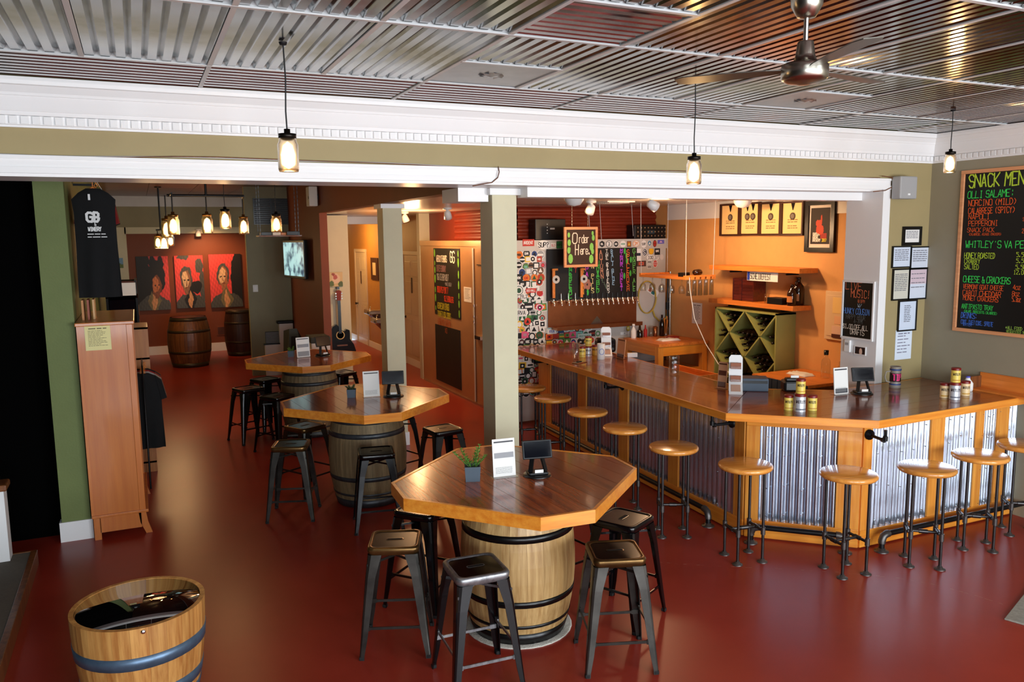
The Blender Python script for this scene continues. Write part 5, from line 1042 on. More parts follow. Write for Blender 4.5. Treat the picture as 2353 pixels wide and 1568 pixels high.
# ================================================================ things standing on the tables and the bar
def base2(qL, qR, z):
    a, b = on(*qL, z=z), on(*qR, z=z); d = b-a; return (a+b)/2, math.atan2(d.y, d.x), d.length
def menu(qL, qR, z, h, label, bands=(), pm='paper', frame=True):
    c, rz, w = base2(qL, qR, z); t = thing('menu_stand', label, 'menu stand', c, rz, 'acrylic menu stands')
    tilt = Matrix.Rotation(radians(-6), 4, 'X')
    MB().box(-w/2, w/2, -.004, .004, .004, h).xf(tilt).build('sheet', pm, t); MB().box(-w/2-.006, w/2+.006, -.035, .04, 0, .004).build('foot', 'clear_glass', t)
    bb = MB()
    for z0, z1, c_ in bands: MB().box(-w*.43, w*.43, -.0055, -.004, h*z0, h*z1).xf(tilt).build('print_band', flat(*c_), t)
    scr = MB()
    for i in range(7): scribble(scr, -w*.4, w*.35, h*(.1+.025*i), h*.015, -.0058)
    scr.xf(tilt).build('print', flat(150, 150, 150), t, kind='stuff'); return t
DG = (70, 70, 74); MG = (150, 150, 154)
menu((1134, 1099), (1185, 1093), 1.0, .245, 'white menu stand on the nearest barrel table', ((.90, .94, DG), (.5, .64, MG)))
menu((836, 914), (873, 911), 1.0, .25, 'white menu stand on the middle barrel table', ((.90, .94, DG), ))
menu((683, 823), (713, 820), 1.0, .26, 'white menu stand with grey bands on the farthest barrel table', ((.90, .94, DG), (.5, .66, MG), (.06, .3, MG)))
menu((1417, 822), (1434, 826), CT, .23, 'tan menu stand near the far end of the bar', ((.9, .96, (110, 60, 40)), (.03, .22, (96, 50, 34))), flat(206, 140, 96))
menu((1648, 892), (1668, 895), CT, .25, 'tan striped menu stand beside the white leaflet holder on the bar', ((.9, .95, (96, 50, 34)), (.5, .68, (96, 50, 34)), (.05, .26, (110, 64, 46))), flat(206, 156, 120))
menu((1917, 908), (1949, 905), CT, .24, 'white menu stand next to the tablet on the short side of the bar', ((.9, .95, DG), (.05, .22, DG)))
def tablet(q, z, rz, label, s=1.0, tilt=18):
    c = on(*q, z=z); t = thing('tablet_stand', label, 'tablet', c, radians(rz), 'tablets on black stands')
    MB().lathe([(.10*s, 0), (.10*s, .006), (.09*s, .012), (0, .014)], seg=28).build('base', 'black_plastic', t); MB().box(-.07*s, .07*s, -.06*s, .05*s, .012, .03, bev=.008).build('reader', 'black_plastic', t)
    MB().box(-.03*s, .03*s, -.062*s, -.055*s, .03, .05).build('label_strip', 'paper', t)
    for x in (-1, 1): MB().bar((x*.055*s, -.03*s, .03), (x*.03*s, .0, .15*s), .03*s, .012).build('arm', 'black_plastic', t)
    m = Matrix.Translation((0, -.005*s, .185*s)) @ Matrix.Rotation(radians(-tilt), 4, 'X')
    sc = MB().box(-.105*s, .105*s, -.008, .012, -.065*s, .065*s, bev=.005).xf(m).build('screen', 'black_plastic', t); MB().box(-.095*s, .095*s, -.0095, -.008, -.055*s, .055*s).xf(m).build('display', 'screen_glass', sc)
mat('screen_glass', srgb(8, 12, 20), .05, spec=.6)
tablet((1234, 1092), 1.0, -12, 'black tablet on a round stand on the nearest barrel table', .92); tablet((904, 911), 1.0, -14, 'black tablet on a round stand on the middle barrel table', 1.0); tablet((742, 818), 1.0, 22, 'black tablet on a round stand on the farthest barrel table', 1.05); tablet((1980, 905), CT, -22, 'black tablet on a stand on the short side of the bar', .95)
mat('pot_slate', srgb(72, 84, 96), .6); mat('leaf_green', srgb(96, 150, 60), .5, var=.3, vs=30); mat('leaf_dull', srgb(70, 96, 60), .5, var=.3, vs=30)
def plant(q, z, s, label, m, n, long):
    c = on(*q, z=z); t = thing('potted_succulent', label, 'plant', c, radians(-20), 'small potted plants on the tables')
    p = .055*s; mb = MB(); P = [(-p*.85, -p*.85), (p*.85, -p*.85), (p*.85, p*.85), (-p*.85, p*.85)]
    vs = [(x, y, 0) for x, y in P]+[(x*1.12, y*1.12, .10*s) for x, y in P]+[(x, y, .10*s) for x, y in P]+[(x, y, .085*s) for x, y in P]
    mb.add(vs, [(3, 2, 1, 0)]+[(i, (i+1) % 4, 4+(i+1) % 4, 4+i) for i in range(4)]+[(4+i, 4+(i+1) % 4, 8+(i+1) % 4, 8+i) for i in range(4)]+[(8+i, 8+(i+1) % 4, 12+(i+1) % 4, 12+i) for i in range(4)]+[(12, 13, 14, 15)]); mb.build('pot', 'pot_slate', t)
    random.seed(int(q[0]))
    for st in range(n):
        a = st*2*pi/n+random.uniform(-.3, .3); out = (.3 if st == 0 else .9)*long; pts = [Vector((.02*s*cos(a), .02*s*sin(a), .085*s))]
        for i in range(1, 7): f = i/6; pts.append(Vector(((.02+.11*out*f)*s*cos(a), (.02+.11*out*f)*s*sin(a), (.085+.13*f*(1.1 if st == 0 else .75)*long)*s)))
        mb = MB().tube(pts, .003*s, 5)
        for i, pt in enumerate(pts[1:]):
            for k in range(5):
                b = a+k*1.257+i*.6; d = Vector((cos(b), sin(b), .55)).normalized(); L = .034*s*(1.15-.1*i); u = d.cross(Vector((0, 0, 1))).normalized()*.006*s
                mb.add([pt-u*.5, pt+d*L*.45-u, pt+d*L, pt+d*L*.45+u, pt+u*.5], [(0, 1, 2, 3, 4)])
        mb.build('stem', m, t)
plant((1086, 1103), 1.0, .95, 'bright green succulent in a slate cube pot on the nearest table', 'leaf_green', 6, 1.0); plant((808, 913), 1.0, .8, 'small pale succulent in a slate cube pot on the middle table', 'leaf_dull', 6, .45); plant((670, 820), 1.0, .8, 'sparse seedling in a slate pot on the farthest table', 'leaf_green', 3, .55)
# peanut tins
mat('tin_red', srgb(120, 24, 20), .4)
def tin(x, y, z, r, h, body, label):
    t = thing('peanut_tin', label, 'tin', (x, y, z), random.uniform(-.2, .2), 'peanut tins stacked on the bar'); MB().lathe([(r, 0), (r*1.02, .004), (r, .008), (r, h*.84), (r*.99, h*.85)], seg=22).build('can', body, t); MB().lathe([(r*1.04, h*.84), (r*1.05, h*.97), (r*1.0, h), (0, h)], seg=22).build('lid', 'tin_red', t)
    mb = MB(); n = 9; a0 = -pi*.78
    for k, (za, zb, c) in enumerate(((.44, .66, 0), )):
        mb.lathe([(r*1.006, h*za), (r*1.006, h*zb)], seg=8, a0=a0-.2, a1=a0+.95, mi=0)
    mb = MB(); write(mb, 'WHITLEYS', -r*.95, h*.5, h*.15, 0, w=h*.026, tr=.58*r/.04, jit=.02); mb.v = [(r*1.008*cos(a0+.35+x/r), r*1.008*sin(a0+.35+x/r), z) for x, y, z in mb.v]; mb.build('brand_lettering', flat(50, 30, 30), t, kind='stuff'); MB().lathe([(r*1.005, h*.12), (r*1.005, h*.2)], seg=20, a0=-pi, a1=0).build('stripe', flat(200, 150, 60) if body != 'tin_silver' else flat(110, 110, 120), t)
mat('tin_yellow', srgb(226, 200, 90), .4); mat('tin_silver', srgb(196, 198, 204), .35, .3); mat('tin_cream', srgb(230, 200, 150), .4); mat('tin_gold', srgb(210, 150, 40), .4)
def pyramid(qs, hs, rs, bodies, place):
    for (q, h, r, b, w) in zip(qs, hs, rs, bodies, ('left', 'middle', 'right')):
        p = on(*q, z=CT); tin(p.x, p.y, CT, r, h, b, '%s tin of the stack %s' % ({'left': 'left lower', 'middle': 'silver middle lower', 'right': 'right lower'}[w] if b != 'tin_gold' else {'middle': 'golden middle lower', 'right': 'golden right lower', 'left': 'left lower'}[w], place))
    p = on(*qs[1], z=CT); tin(p.x, p.y, CT+hs[1]+.001, rs[0]*.98, hs[0]*.95, bodies[0] if bodies[0] != 'tin_cream' else 'tin_yellow', 'red lidded tin on top of the stack '+place)
pyramid([(1812, 942), (1838, 946), (1866, 943)], [.125, .15, .125], [.037, .043, .037], ['tin_yellow', 'tin_silver', 'tin_yellow'], 'in front of the bar corner')
pyramid([(2170, 914), (2193, 918), (2217, 909)], [.13, .15, .13], [.038, .043, .038], ['tin_cream', 'tin_silver', 'tin_cream'], 'near the right end of the bar')
pyramid([(1338, 820), (1352, 818), (1368, 816)], [.12, .12, .12], [.040, .040, .040], ['tin_yellow', 'tin_silver', 'tin_gold'], 'near the tap wall')
# cups, mug, stein, phone
p = on(1324, 826, z=CT); glass_cup('pint_glass', 'clear pint glass with a little water at the far end of the bar', p, .034, .20, .046)
p = on(1332, 834, z=CT); o = thing('phone_tray', 'smartphone lying on a small tray before the pint glass', 'phone', p, .35); MB().box(-.09, .09, -.04, .04, 0, .012, bev=.004).build('phone', 'steel', o); MB().box(-.04, .02, -.02, .02, .012, .02, bev=.004).build('coaster', 'black_plastic', o)
p = on(1381, 826, z=CT); o = thing('paper_cup', 'white cup with blue round logo on the bar', 'cup', p, radians(-20)); MB().lathe([(.043, 0), (.046, .005), (.046, .185), (.042, .185), (.042, .01), (0, .01)], seg=22).build('cup', 'paper', o); mb = MB()
for i in range(12): a = i*pi/6; mb.bar((.028*cos(a), -.0465, .095+.034*sin(a)), (.028*cos(a+.35), -.0465, .095+.034*sin(a+.35)), .004, .008)
mb.build('logo', flat(110, 130, 200), o, kind='stuff')
p = on(1549, 862, z=CT); o = thing('glass_mug', 'large dimpled clear glass beer mug on the bar', 'mug', p); prof = [(.048, 0), (.052, .006)]+[(.052+.0025*sin(i*1.5), .012+i*.0125) for i in range(15)]+[(.051, .20), (.047, .20), (.046, .03), (0, .025)]; MB().lathe(prof, seg=20).build('body', 'clear_glass', o); MB().tube([(.05, 0, .16), (.085, 0, .155), (.09, 0, .09), (.08, 0, .05), (.05, 0, .045)], .009, 8).build('handle', 'clear_glass', o); o.rotation_euler = (0, 0, radians(60))
p = on(2056, 891, z=CT); o = thing('beer_stein', 'grey stoneware tip stein with blue bands and pink TIP lettering', 'stein', p, radians(-28)); mat('stoneware', srgb(140, 132, 122), .4)
R_ = .048; Hh = .20; MB().lathe([(R_*.98, 0), (R_*1.06, .006), (R_*1.04, .03), (R_, .05), (R_*.97, Hh-.01), (R_, Hh), (R_*.9, Hh), (R_*.9, .02), (0, .02)], seg=26).build('body', 'stoneware', o)
for z in (.028, .165): MB().lathe([(R_*1.035, z), (R_*1.05, z+.004), (R_*1.05, z+.010), (R_*1.03, z+.014)], seg=26).build('band', flat(40, 64, 120), o)
MB().lathe([(R_*1.012, .06), (R_*1.0, .14)], seg=26).build('dark_panel', flat(46, 14, 14), o); MB().tube([(-.045, .0, .155), (-.085, .0, .15), (-.095, .0, .10), (-.08, .0, .06), (-.045, .0, .05)], .007, 8).build('handle', 'stoneware', o)
mb = MB(); write(mb, 'TIP', -.038, .075, .055, 0, w=.010, tr=.66, jit=.02); mb.v = [(R_*1.02*sin(x/R_), -R_*1.02*cos(x/R_), z) for x, y, z in mb.v]; mb.build('lettering', flat(240, 60, 130), o, kind='stuff')
# leaflet holders
def leaflet(q, rz, label, s=1.0):
    c = on(*q, z=CT+.003); t = thing('leaflet_holder', label, 'holder', c, radians(rz)); w = .06*s
    prof = [(-.07, 0), (.03, .075), (.05, .30)]; mb = MB()
    mb.add([(-w, -.075*s, 0), (w, -.075*s, 0), (w, .03*s, .09*s), (-w, .03*s, .09*s)]+[(-w, .075*s, .31*s), (w, .075*s, .31*s), (w*.7, .08*s, .335*s), (-w*.7, .08*s, .335*s)]+[(-w, .09*s, 0), (w, .09*s, 0)], [(0, 1, 2, 3), (3, 2, 5, 4), (4, 5, 6, 7), (3, 8, 9, 2)]); o = mb.build('stand', 'white_paint', t); sm_ = o.modifiers.new('thick', 'SOLIDIFY'); sm_.thickness = .004
    for z in (.10, .215): MB().box(-w*.75, w*.75, -.02*s+z*.18, .0*s+z*.18, z*s, (z+.055)*s).build('leaflet', flat(150, 90, 64), t); MB().box(-w*.8, w*.8, -.03*s+z*.18, -.022*s+z*.18, z*s, (z+.025)*s).build('pocket', 'clear_glass', t)
    MB().add([(-w*.7, -.055*s, .022*s), (w*.7, -.055*s, .022*s), (w*.7, .005*s, .074*s), (-w*.7, .005*s, .074*s)], [(0, 1, 2, 3)]).build('leaflet_flat', flat(190, 150, 130), t)
leaflet((1690, 903), -38, 'white leaflet holder with two pockets beside the cash register'); leaflet((1394, 817), -25, 'tall white leaflet holder behind the white cup', 1.0)
# cash register, card printer, speaker behind the far cup
p = on(1733, 880, z=CT); o = thing('cash_register', 'dark blue grey cash register box on the inner bar edge', 'register', (5.09, 5.66, CT), radians(-35)); mat('register_blue', srgb(70, 84, 100), .5); MB().box(-.12, .12, -.09, .09, 0, .12, bev=.01).build('body', 'register_blue', o); MB().box(-.11, .11, -.095, -.088, .075, .10).build('slot', 'black_plastic', o)
o = thing('receipt_printer', 'black receipt printer next to the cash register', 'printer', (5.36, 5.47, CT), radians(-30)); MB().box(-.08, .08, -.08, .08, 0, .10, bev=.02).build('body', 'black_plastic', o); MB().box(-.07, .07, -.085, -.02, .10, .13, bev=.01).build('cover', 'black_plastic', o); MB().box(-.02, .05, -.06, -.05, .13, .15).build('paper_end', 'paper', o)
p = on(1428, 812, z=CT); o = thing('card_terminal', 'black point of sale terminal behind the tan menu stand', 'terminal', (5.20, 8.44, CT), radians(-20)); MB().box(-.12, .12, -.09, .09, 0, .17, bev=.03).build('body', 'black_plastic', o); MB().box(-.10, .10, -.1, -.085, .06, .15).build('display', 'screen_glass', o)
tag(MB().box(-.06, .06, -.02, .02, 0, .05, bev=.003).build('card_box', 'paper', None, (5.24, 7.9, CT), -.3), 'small white box at the inner edge of the bar', 'box')
# wooden tray with a milk jug on the right wall
o = thing('wooden_tray', 'shallow wooden tray shelf against the right wall over the bar end', 'tray', (XR-.002, 4.75, CT)); MB().box(-.17, 0, -1.0, .0, 0, .015).build('bottom', 'orangewood', o); MB().box(-.02, 0, -1.0, .0, .015, .15).build('back_rail', 'orangewood', o); MB().box(-.17, -.02, -.015, .0, .015, .12).build('end_board', 'oak_brown', o)
p = thing('milk_jug', 'white plastic jug standing on the bar beside the wooden tray', 'jug', (XR-.23, 4.72, CT)); MB().lathe([(.04, 0), (.045, .01), (.045, .07), (.02, .105), (.017, .12), (0, .12)], seg=16).build('body', 'paper', p); MB().lathe([(.019, .12), (.019, .132), (0, .132)], seg=12).build('cap', flat(90, 90, 200), p)
# ================================================================ fan and jar lamps
p = on(1855, -12, z=ZC); fan = thing('ceiling_fan', 'brushed steel three blade ceiling fan under the corrugated ceiling', 'fan', (p.x, p.y, ZC))
dz = 2.52; 
def zat(px, py, X): # height on the vertical through X seen at row py
    lo, hi = 0., 4.
    for _ in range(40):
        m = (lo+hi)/2; d = Vector((X[0], X[1], m))-CAM; y = H/2-F*d.dot(UP)/d.dot(FW)
        if y > py: lo = m
        else: hi = m
    return lo
L_ = (p.x, p.y); z1, z2, z3, z4 = (zat(0, v, L_)-ZC for v in (40, 98, 150, 193))
MB().lathe([(.062, .02), (.062, -.0), (.058, z1*.5), (.034, z1), (.012, z1-.004)], seg=24).build('canopy', 'brushed', fan)
MB().tube([(0, 0, z1), (0, 0, z2)], .0095, 12).build('rod', 'steel', fan)
MB().lathe([(.028, z2+.004), (.030, z2), (.036, z2-.045), (.044, z3+.012), (.08, z3+.006), (.088, z3-.004), (.088, z4+.02), (.078, z4+.012), (.062, z4+.004), (.03, z4), (.02, z4-.004), (0, z4-.004)], seg=32).build('motor', 'brushed', fan)
mat('blade_steel', srgb(104, 98, 90), .35, .7, var=.1)
for a in (130, 10, -110):
    b = MB(); prof = [(.075, .018), (.14, .032), (.30, .046), (.46, .05), (.5, .035)]; zb = z3-.018; vs = []
    for s in (0, .004):
        vs += [(x, -w, zb-.3*w*.35+s) for x, w in prof]+[(x, w, zb+.3*w*.35+s) for x, w in prof[::-1]]
    n = len(prof)*2; b.add(vs, [tuple(range(n))[::-1], tuple(range(n, 2*n))]+[(i, (i+1) % n, n+(i+1) % n, n+i) for i in range(n)]); o = b.build('blade', 'blade_steel', fan); o.rotation_euler = (0, 0, radians(a))
mat('jar_glass', (1, .80, .52), .38, trans=1, ior=1.2); mat('filament', (1, .7, .4), .4, emis=(1, .60, .22), es=26); mat('filament_dim', (1, .7, .4), .4, emis=(1, .5, .18), es=7); mat('cord_black', srgb(12, 12, 14), .6); mat('lid_dark', srgb(40, 36, 32), .35, .8); mat('lid_gold', srgb(150, 110, 60), .35, .9)
def jar(t, x, y, zt, s, lit, lid='lid_dark'):      # jar whose lid top is at zt (local)
    h = .155*s; r = .043*s
    MB().lathe([(r*.86, zt), (r*.86, zt-.018*s), (0, zt-.018*s)][::-1]+[(r*.86, zt), (r*.3, zt+.004), (r*.3, zt+.02*s), (0, zt+.02*s)], (x, y, 0), 18).build('lid', lid, t)
    MB().lathe([(r*.82, zt-.018*s), (r*.84, zt-.03*s), (r, zt-.045*s), (r, zt-h*.92), (r*.92, zt-h), (0, zt-h)], (x, y, 0), 20).build('jar', 'jar_glass', t)
    MB().lathe([(.0, zt-.03*s), (r*.5, zt-.045*s), (r*.78, zt-.085*s), (r*.72, zt-.125*s), (0, zt-.145*s)], (x, y, 0), 14).build('bulb', 'filament' if lit else 'filament_dim', t)
def pendant(q_top, py_lid, label, ceil_z=ZC, s=1.0, lit=True, y=None, power=5, qj=None):
    P = on(*q_top, z=ceil_z) if y is None else on(*q_top, y=y); P = Vector((P.x, P.y, ceil_z)); t = thing('jar_pendant', label, 'lamp', P, 0, 'mason jar pendant lamps')
    zl = zat(0, py_lid, P)-ceil_z; MB().tube([(0, 0, -.004), (.004, 0, zl*.4), (-.002, 0, zl*.75), (0, 0, zl+.02*s)], .0035, 6).build('cord', 'cord_black', t); MB().lathe([(.02, 0), (.016, -.012), (0, -.012)], seg=10).build('ceiling_cap', 'cord_black', t)
    jar(t, 0, 0, zl, s, lit)
    if power: bulb('jar_light', (P.x, P.y, ceil_z+zl-.19*s), power, WARM, .03)
pendant((650, 97), 308, 'mason jar pendant lamp hanging left in front of the header', s=1.12); pendant((1598, 185), 360, 'mason jar pendant lamp hanging before the bar opening', s=1.05); pendant((2190, 252), 349, 'mason jar pendant lamp hanging beside the snack menu', s=1.0)
pendant((513, 420), 481, 'lit mason jar pendant lamp hanging alone in the back room', ZBK, 1.3, True, 8.9, 3); pendant((631, 430), 492, 'dim mason jar pendant lamp in front of the black vent grille', ZBK, 1.3, False, 9.2, 0)
def chandelier(y, px0, px1, pyb, jars, label, s, power):
    a, b = on(px0, pyb, y=y), on(px1, pyb, y=y); c = (a+b)/2; t = thing('pipe_chandelier', label, 'chandelier', (c.x, y, ZBK)); zb = c.z-ZBK; hx = (b.x-a.x)/2
    MB().tube([(0, 0, 0), (0, 0, zb)], .014, 8).lathe([(.06, 0), (.06, -.015), (.02, -.02)], seg=14).build('stem', 'black_iron', t); MB().tube([(-hx, 0, zb), (hx, 0, zb)], .016, 8).build('pipe_bar', 'black_iron', t)
    for px, py, dy, lit in jars:
        P = on(px, py, y=y+dy); x = P.x-c.x; zl = P.z-ZBK
        if abs(dy) > .05: MB().tube([(max(-hx, min(hx, x)), 0, zb), (x, dy, zb)], .012, 6).build('pipe_arm', 'black_iron', t)
        MB().tube([(x, dy, zb), (x, dy, zl+.01)], .008, 6).build('drop_pipe', 'black_iron', t); jar(t, x, dy, zl, s, lit, 'lid_gold')
    if power: bulb('chandelier_light', (c.x, y, ZBK+zb-.45), power, WARM, .35)
chandelier(10.6, 383, 560, 450, [(382, 502, 0, False), (397, 493, -.5, False), (475, 492, .0, True), (559, 498, .6, False)], 'black pipe chandelier with mason jars above the farthest table', 1.5, 16)
chandelier(15.8, 358, 380, 529, [(362, 541, 0, False), (376, 541, -.3, True), (391, 537, .3, False)], 'small distant pipe chandelier with three mason jars before the portraits', 1.5, 44)
# ================================================================ back room and left side
def picture(name, label, cat, wp, q0, q1, fn, nx=84, ny=120, depth=.04, tilt=0):
    cu, cz, w, h = wp.box(q0, q1); t = thing(name, label, cat, wp.world(cu, cz, .001), wp.rz)
    MB().box(-w/2, w/2, -depth, 0, -h/2, h/2).build('canvas', 'black_paint', t)
    vs = [(-w/2+w*i/nx, -depth-.001, -h/2+h*j/ny) for j in range(ny+1) for i in range(nx+1)]
    fs = [(j*(nx+1)+i, j*(nx+1)+i+1, (j+1)*(nx+1)+i+1, (j+1)*(nx+1)+i) for j in range(ny) for i in range(nx)]
    me = bpy.data.meshes.new('painted_face'); me.from_pydata(vs, [], fs); at = me.color_attributes.new('Col', 'FLOAT_COLOR', 'POINT')
    for k, v in enumerate(vs):
        c = srgb(*fn((v[0]+w/2)/w, (v[2]+h/2)/h)); at.data[k].color = (*c, 1)
    if 'paint_print' not in MATS:
        m = mat('paint_print', (1, 1, 1), .55); n = N(m.node_tree, 'ShaderNodeVertexColor'); n.layer_name = 'Col'; m.node_tree.links.new(n.outputs[0], m.node_tree.nodes['Principled BSDF'].inputs['Base Color'])
    me.materials.append(MATS['paint_print']); o = bpy.data.objects.new('painted_face', me); COL.objects.link(o); o.parent = t; return t
def layers(L, bg, seed):
    rnd = random.Random(seed); ph = [rnd.uniform(0, 6) for _ in range(6)]
    def fn(x, y):
        x2 = x+.012*sin(23*y+ph[0])+.008*sin(51*x+37*y+ph[1]); y2 = y+.012*sin(19*x+ph[2])+.008*sin(43*y-31*x+ph[3]); c = bg
        for kind, cx, cy, rx, ry, col in L:
            dx, dy = (x2-cx)/rx, (y2-cy)/ry
            if (kind == 'e' and dx*dx+dy*dy < 1) or (kind == 'r' and abs(dx) < 1 and abs(dy) < 1) or (kind == 'd' and abs(dx)+abs(dy) < 1): c = col
        k = 1+.10*sin(61*x+17*y+ph[4])*sin(47*y-13*x+ph[5]); return tuple(max(0, min(255, v*k)) for v in c)
    return fn
RD = (214, 66, 62); DK = (20, 16, 16); GY = (70, 70, 68); SK = (196, 140, 96); SD = (120, 66, 40); OL = (110, 100, 70)
def face(cx, cy, s, light, shade, hair): return [('e', cx, cy+.05*s, .20*s, .22*s, hair), ('e', cx, cy, .145*s, .20*s, shade), ('e', cx-.025*s, cy+.03*s, .105*s, .15*s, light), ('e', cx, cy-.19*s, .07*s, .05*s, shade), ('e', cx-.06*s, cy+.02*s, .035*s, .014*s, DK), ('e', cx+.06*s, cy+.02*s, .035*s, .014*s, DK), ('e', cx, cy-.04*s, .018*s, .05*s, shade), ('e', cx, cy-.115*s, .05*s, .014*s, SD)]
body = lambda c1, c2: [('e', .5, -.02, .55, .30, c1), ('d', .5, .16, .22, .26, c2), ('d', .5, .14, .10, .20, SK)]
BKP = WP(y=BY)
picture('portrait_painting', 'painted portrait of a face under a dark jagged hat, left of three red canvases', 'painting', BKP, (311, 590), (393, 711), layers([('e', .15, .55, .32, .6, DK), ('e', .5, .86, .12, .1, RD)]+body(GY, OL)+[('e', .62, .62, .26, .30, DK), ('d', .5, .88, .13, .2, DK), ('d', .75, .86, .13, .2, DK)]+face(.6, .44, 1.0, (190, 110, 66), SD, DK), RD, 1), depth=.05)
picture('portrait_painting', 'painted portrait of a pale brooding face with grey hair, middle of three red canvases', 'painting', BKP, (399, 588), (472, 706), layers([('e', .85, .8, .14, .14, GY), ('e', .3, .98, .2, .06, GY), ('e', .95, .4, .12, .3, GY)]+body(GY, DK)+[('e', .72, .4, .2, .12, DK)]+face(.38, .52, 1.05, (206, 170, 130), (130, 90, 66), GY), RD, 2), depth=.05)
picture('portrait_painting', 'painted portrait of a man with receding hair and open collar, right of three red canvases', 'painting', BKP, (478, 585), (558, 704), layers([('e', 1.0, .5, .34, .62, DK), ('e', .8, .75, .12, .06, DK), ('e', .82, .55, .12, .06, DK)]+body(GY, OL)+face(.42, .56, 1.0, (210, 170, 130), (150, 96, 64), GY), RD, 3), depth=.05)
picture('landscape_print', 'small blue and green landscape print on the far white wall', 'print', WP(y=BY-.18), (238, 594), (284, 616), layers([('e', .3, .1, .8, .5, (60, 90, 40)), ('e', .6, .0, .7, .4, (90, 110, 50))], (110, 150, 180), 5), 20, 12, .02)
S_(MB().box(-.5, -.17, BY-.17, BY, 0, 1.6), 'wall_white_panel', 'cream_wall')
cu, cz, w_, h_ = BKP.box((497, 750), (526, 770)); t = thing('wall_vent', 'brown painted louvred vent below the portraits', 'vent', BKP.world(cu, cz, .001)); MB().box(-w_/2, w_/2, -.01, 0, -h_/2, h_/2, bev=.003).build('frame', 'brown_wall', t)
for k in range(5): MB().box(-w_*.4, w_*.4, -.016, -.01, -h_*.36+k*h_*.16, -h_*.36+k*h_*.16+h_*.08).build('louvre', 'oak_dark', t)
SP = WP(y=15.4)
cu, cz, w_, h_ = SP.box((580, 456), (665, 516)); t = thing('wall_grille', 'large black louvred air grille high on the sage wall', 'grille', SP.world(cu, cz, .001)); MB().box(-w_/2, w_/2, -.02, 0, -h_/2, h_/2).build('frame', 'black_metal', t); MB().box(-.015, .015, -.035, -.02, -h_/2, h_/2).build('mullion', 'black_metal', t)
for k in range(12): MB().box(-w_*.47, w_*.47, -.03, -.02, -h_*.46+k*h_*.08, -h_*.46+k*h_*.08+h_*.04).build('louvre', 'grey_iron' if 'grey_iron' in MATS else mat('grey_iron', srgb(40, 40, 42), .5), t)
cu, cz = SP.uv(587, 663); t = thing('light_switch', 'white light switch on the sage wall', 'switch', SP.world(cu, cz, .001)); MB().box(-.045, .045, -.008, 0, -.065, .065, bev=.003).build('plate', 'paper', t); MB().box(-.012, .012, -.014, -.008, -.025, .025).build('rocker', 'white_paint', t)
cu, cz, w_, h_ = SP.box((609, 763), (645, 791)); t = thing('return_grille', 'grey louvred return air grille low on the sage wall', 'grille', SP.world(cu, cz, .001)); MB().box(-w_/2, w_/2, -.012, 0, -h_/2, h_/2).build('frame', 'grey_iron', t)
for k in range(9): MB().box(-w_*.48, w_*.48, -.02, -.012, -h_*.46+k*h_*.105, -h_*.46+k*h_*.105+h_*.05).build('louvre', 'grey_plastic', t)
# white stepped stair side with a black cap, a stage wedge speaker, an amplifier
t = thing('stair_side', 'white stepped stair side with black cap against the sage wall', 'stair side', (2.34, 15.395, 0)); P = [(-.28, 0), (.24, 0), (.24, .96), (-.01, .96), (-.01, .58), (-.28, .58)]
MB().plate([(x, z) for x, z in P], -.10, 0).build('panel', 'paper', t); MB().box(-.05, .255, -.13, 0, .96, 1.02, bev=.02).build('cap', 'black_plastic', t); MB().box(-.30, -.01, -.11, .0, .58, .595).build('ledge', 'black_plastic', t)
t = thing('stage_monitor', 'dark grey wedge stage monitor leaning behind the farthest table', 'speaker', (2.24, 13.05, 0), 0); MB().add([(-.2, -.2, 0), (.2, -.2, 0), (.2, .25, 0), (-.2, .25, 0), (-.1, .0, 1.1), (.02, .0, 1.1), (.2, .25, .78), (-.15, .25, 1.05)], [(3, 2, 1, 0), (0, 1, 5, 4), (1, 2, 6, 5), (2, 3, 7, 6), (3, 0, 4, 7), (4, 5, 6, 7)]).build('cabinet', mat('monitor_grey', srgb(60, 64, 58), .7), t); MB().add([(-.16, -.19, .08), (.16, -.19, .08), (.0, -.03, .98), (-.08, -.03, .98)], [(0, 1, 2, 3)]).build('grille_cloth', 'rubber', t)
t = thing('floor_amplifier', 'grey topped stage amplifier beside the hanging guitar', 'amplifier', (2.43, 12.25, 0), 0)
MB().box(-.14, .14, -.2, .2, 0, .97, bev=.01).build('cabinet', 'paper', t); MB().box(-.15, .15, -.21, .21, .97, 1.06, bev=.01).build('top', 'monitor_grey', t)
# television on the brown wall
t = thing('television', 'flat television showing a bluish game on the brown wall', 'television', (2.42, 13.82, 2.19)); a = radians(-80); t.rotation_euler = (0, 0, a)
MB().box(-.5, .5, -.03, .03, -.32, .32, bev=.01).build('case', 'black_plastic', t); MB().tube([(0, .03, 0), (0, .172, 0)], .03, 8).build('bracket', 'black_metal', t)
m = mat('tv_picture', srgb(120, 180, 200), .2); nt = m.node_tree; tc = N(nt, 'ShaderNodeTexCoord'); nz = N(nt, 'ShaderNodeTexNoise'); nz.inputs['Scale'].default_value = 6; rp = N(nt, 'ShaderNodeValToRGB'); rp.color_ramp.elements[0].color = (*srgb(20, 50, 90), 1); rp.color_ramp.elements[0].position = .36; rp.color_ramp.elements[1].color = (*srgb(190, 235, 235), 1); rp.color_ramp.elements[1].position = .56
nt.links.new(tc.outputs['Object'], nz.inputs['Vector']); nt.links.new(nz.outputs[0], rp.inputs[0]); b = nt.nodes['Principled BSDF']; nt.links.new(rp.outputs[0], b.inputs['Emission Color']); b.inputs['Emission Strength'].default_value = .8
MB().box(-.47, .47, -.032, -.03, -.28, .28).build('screen', m, t)
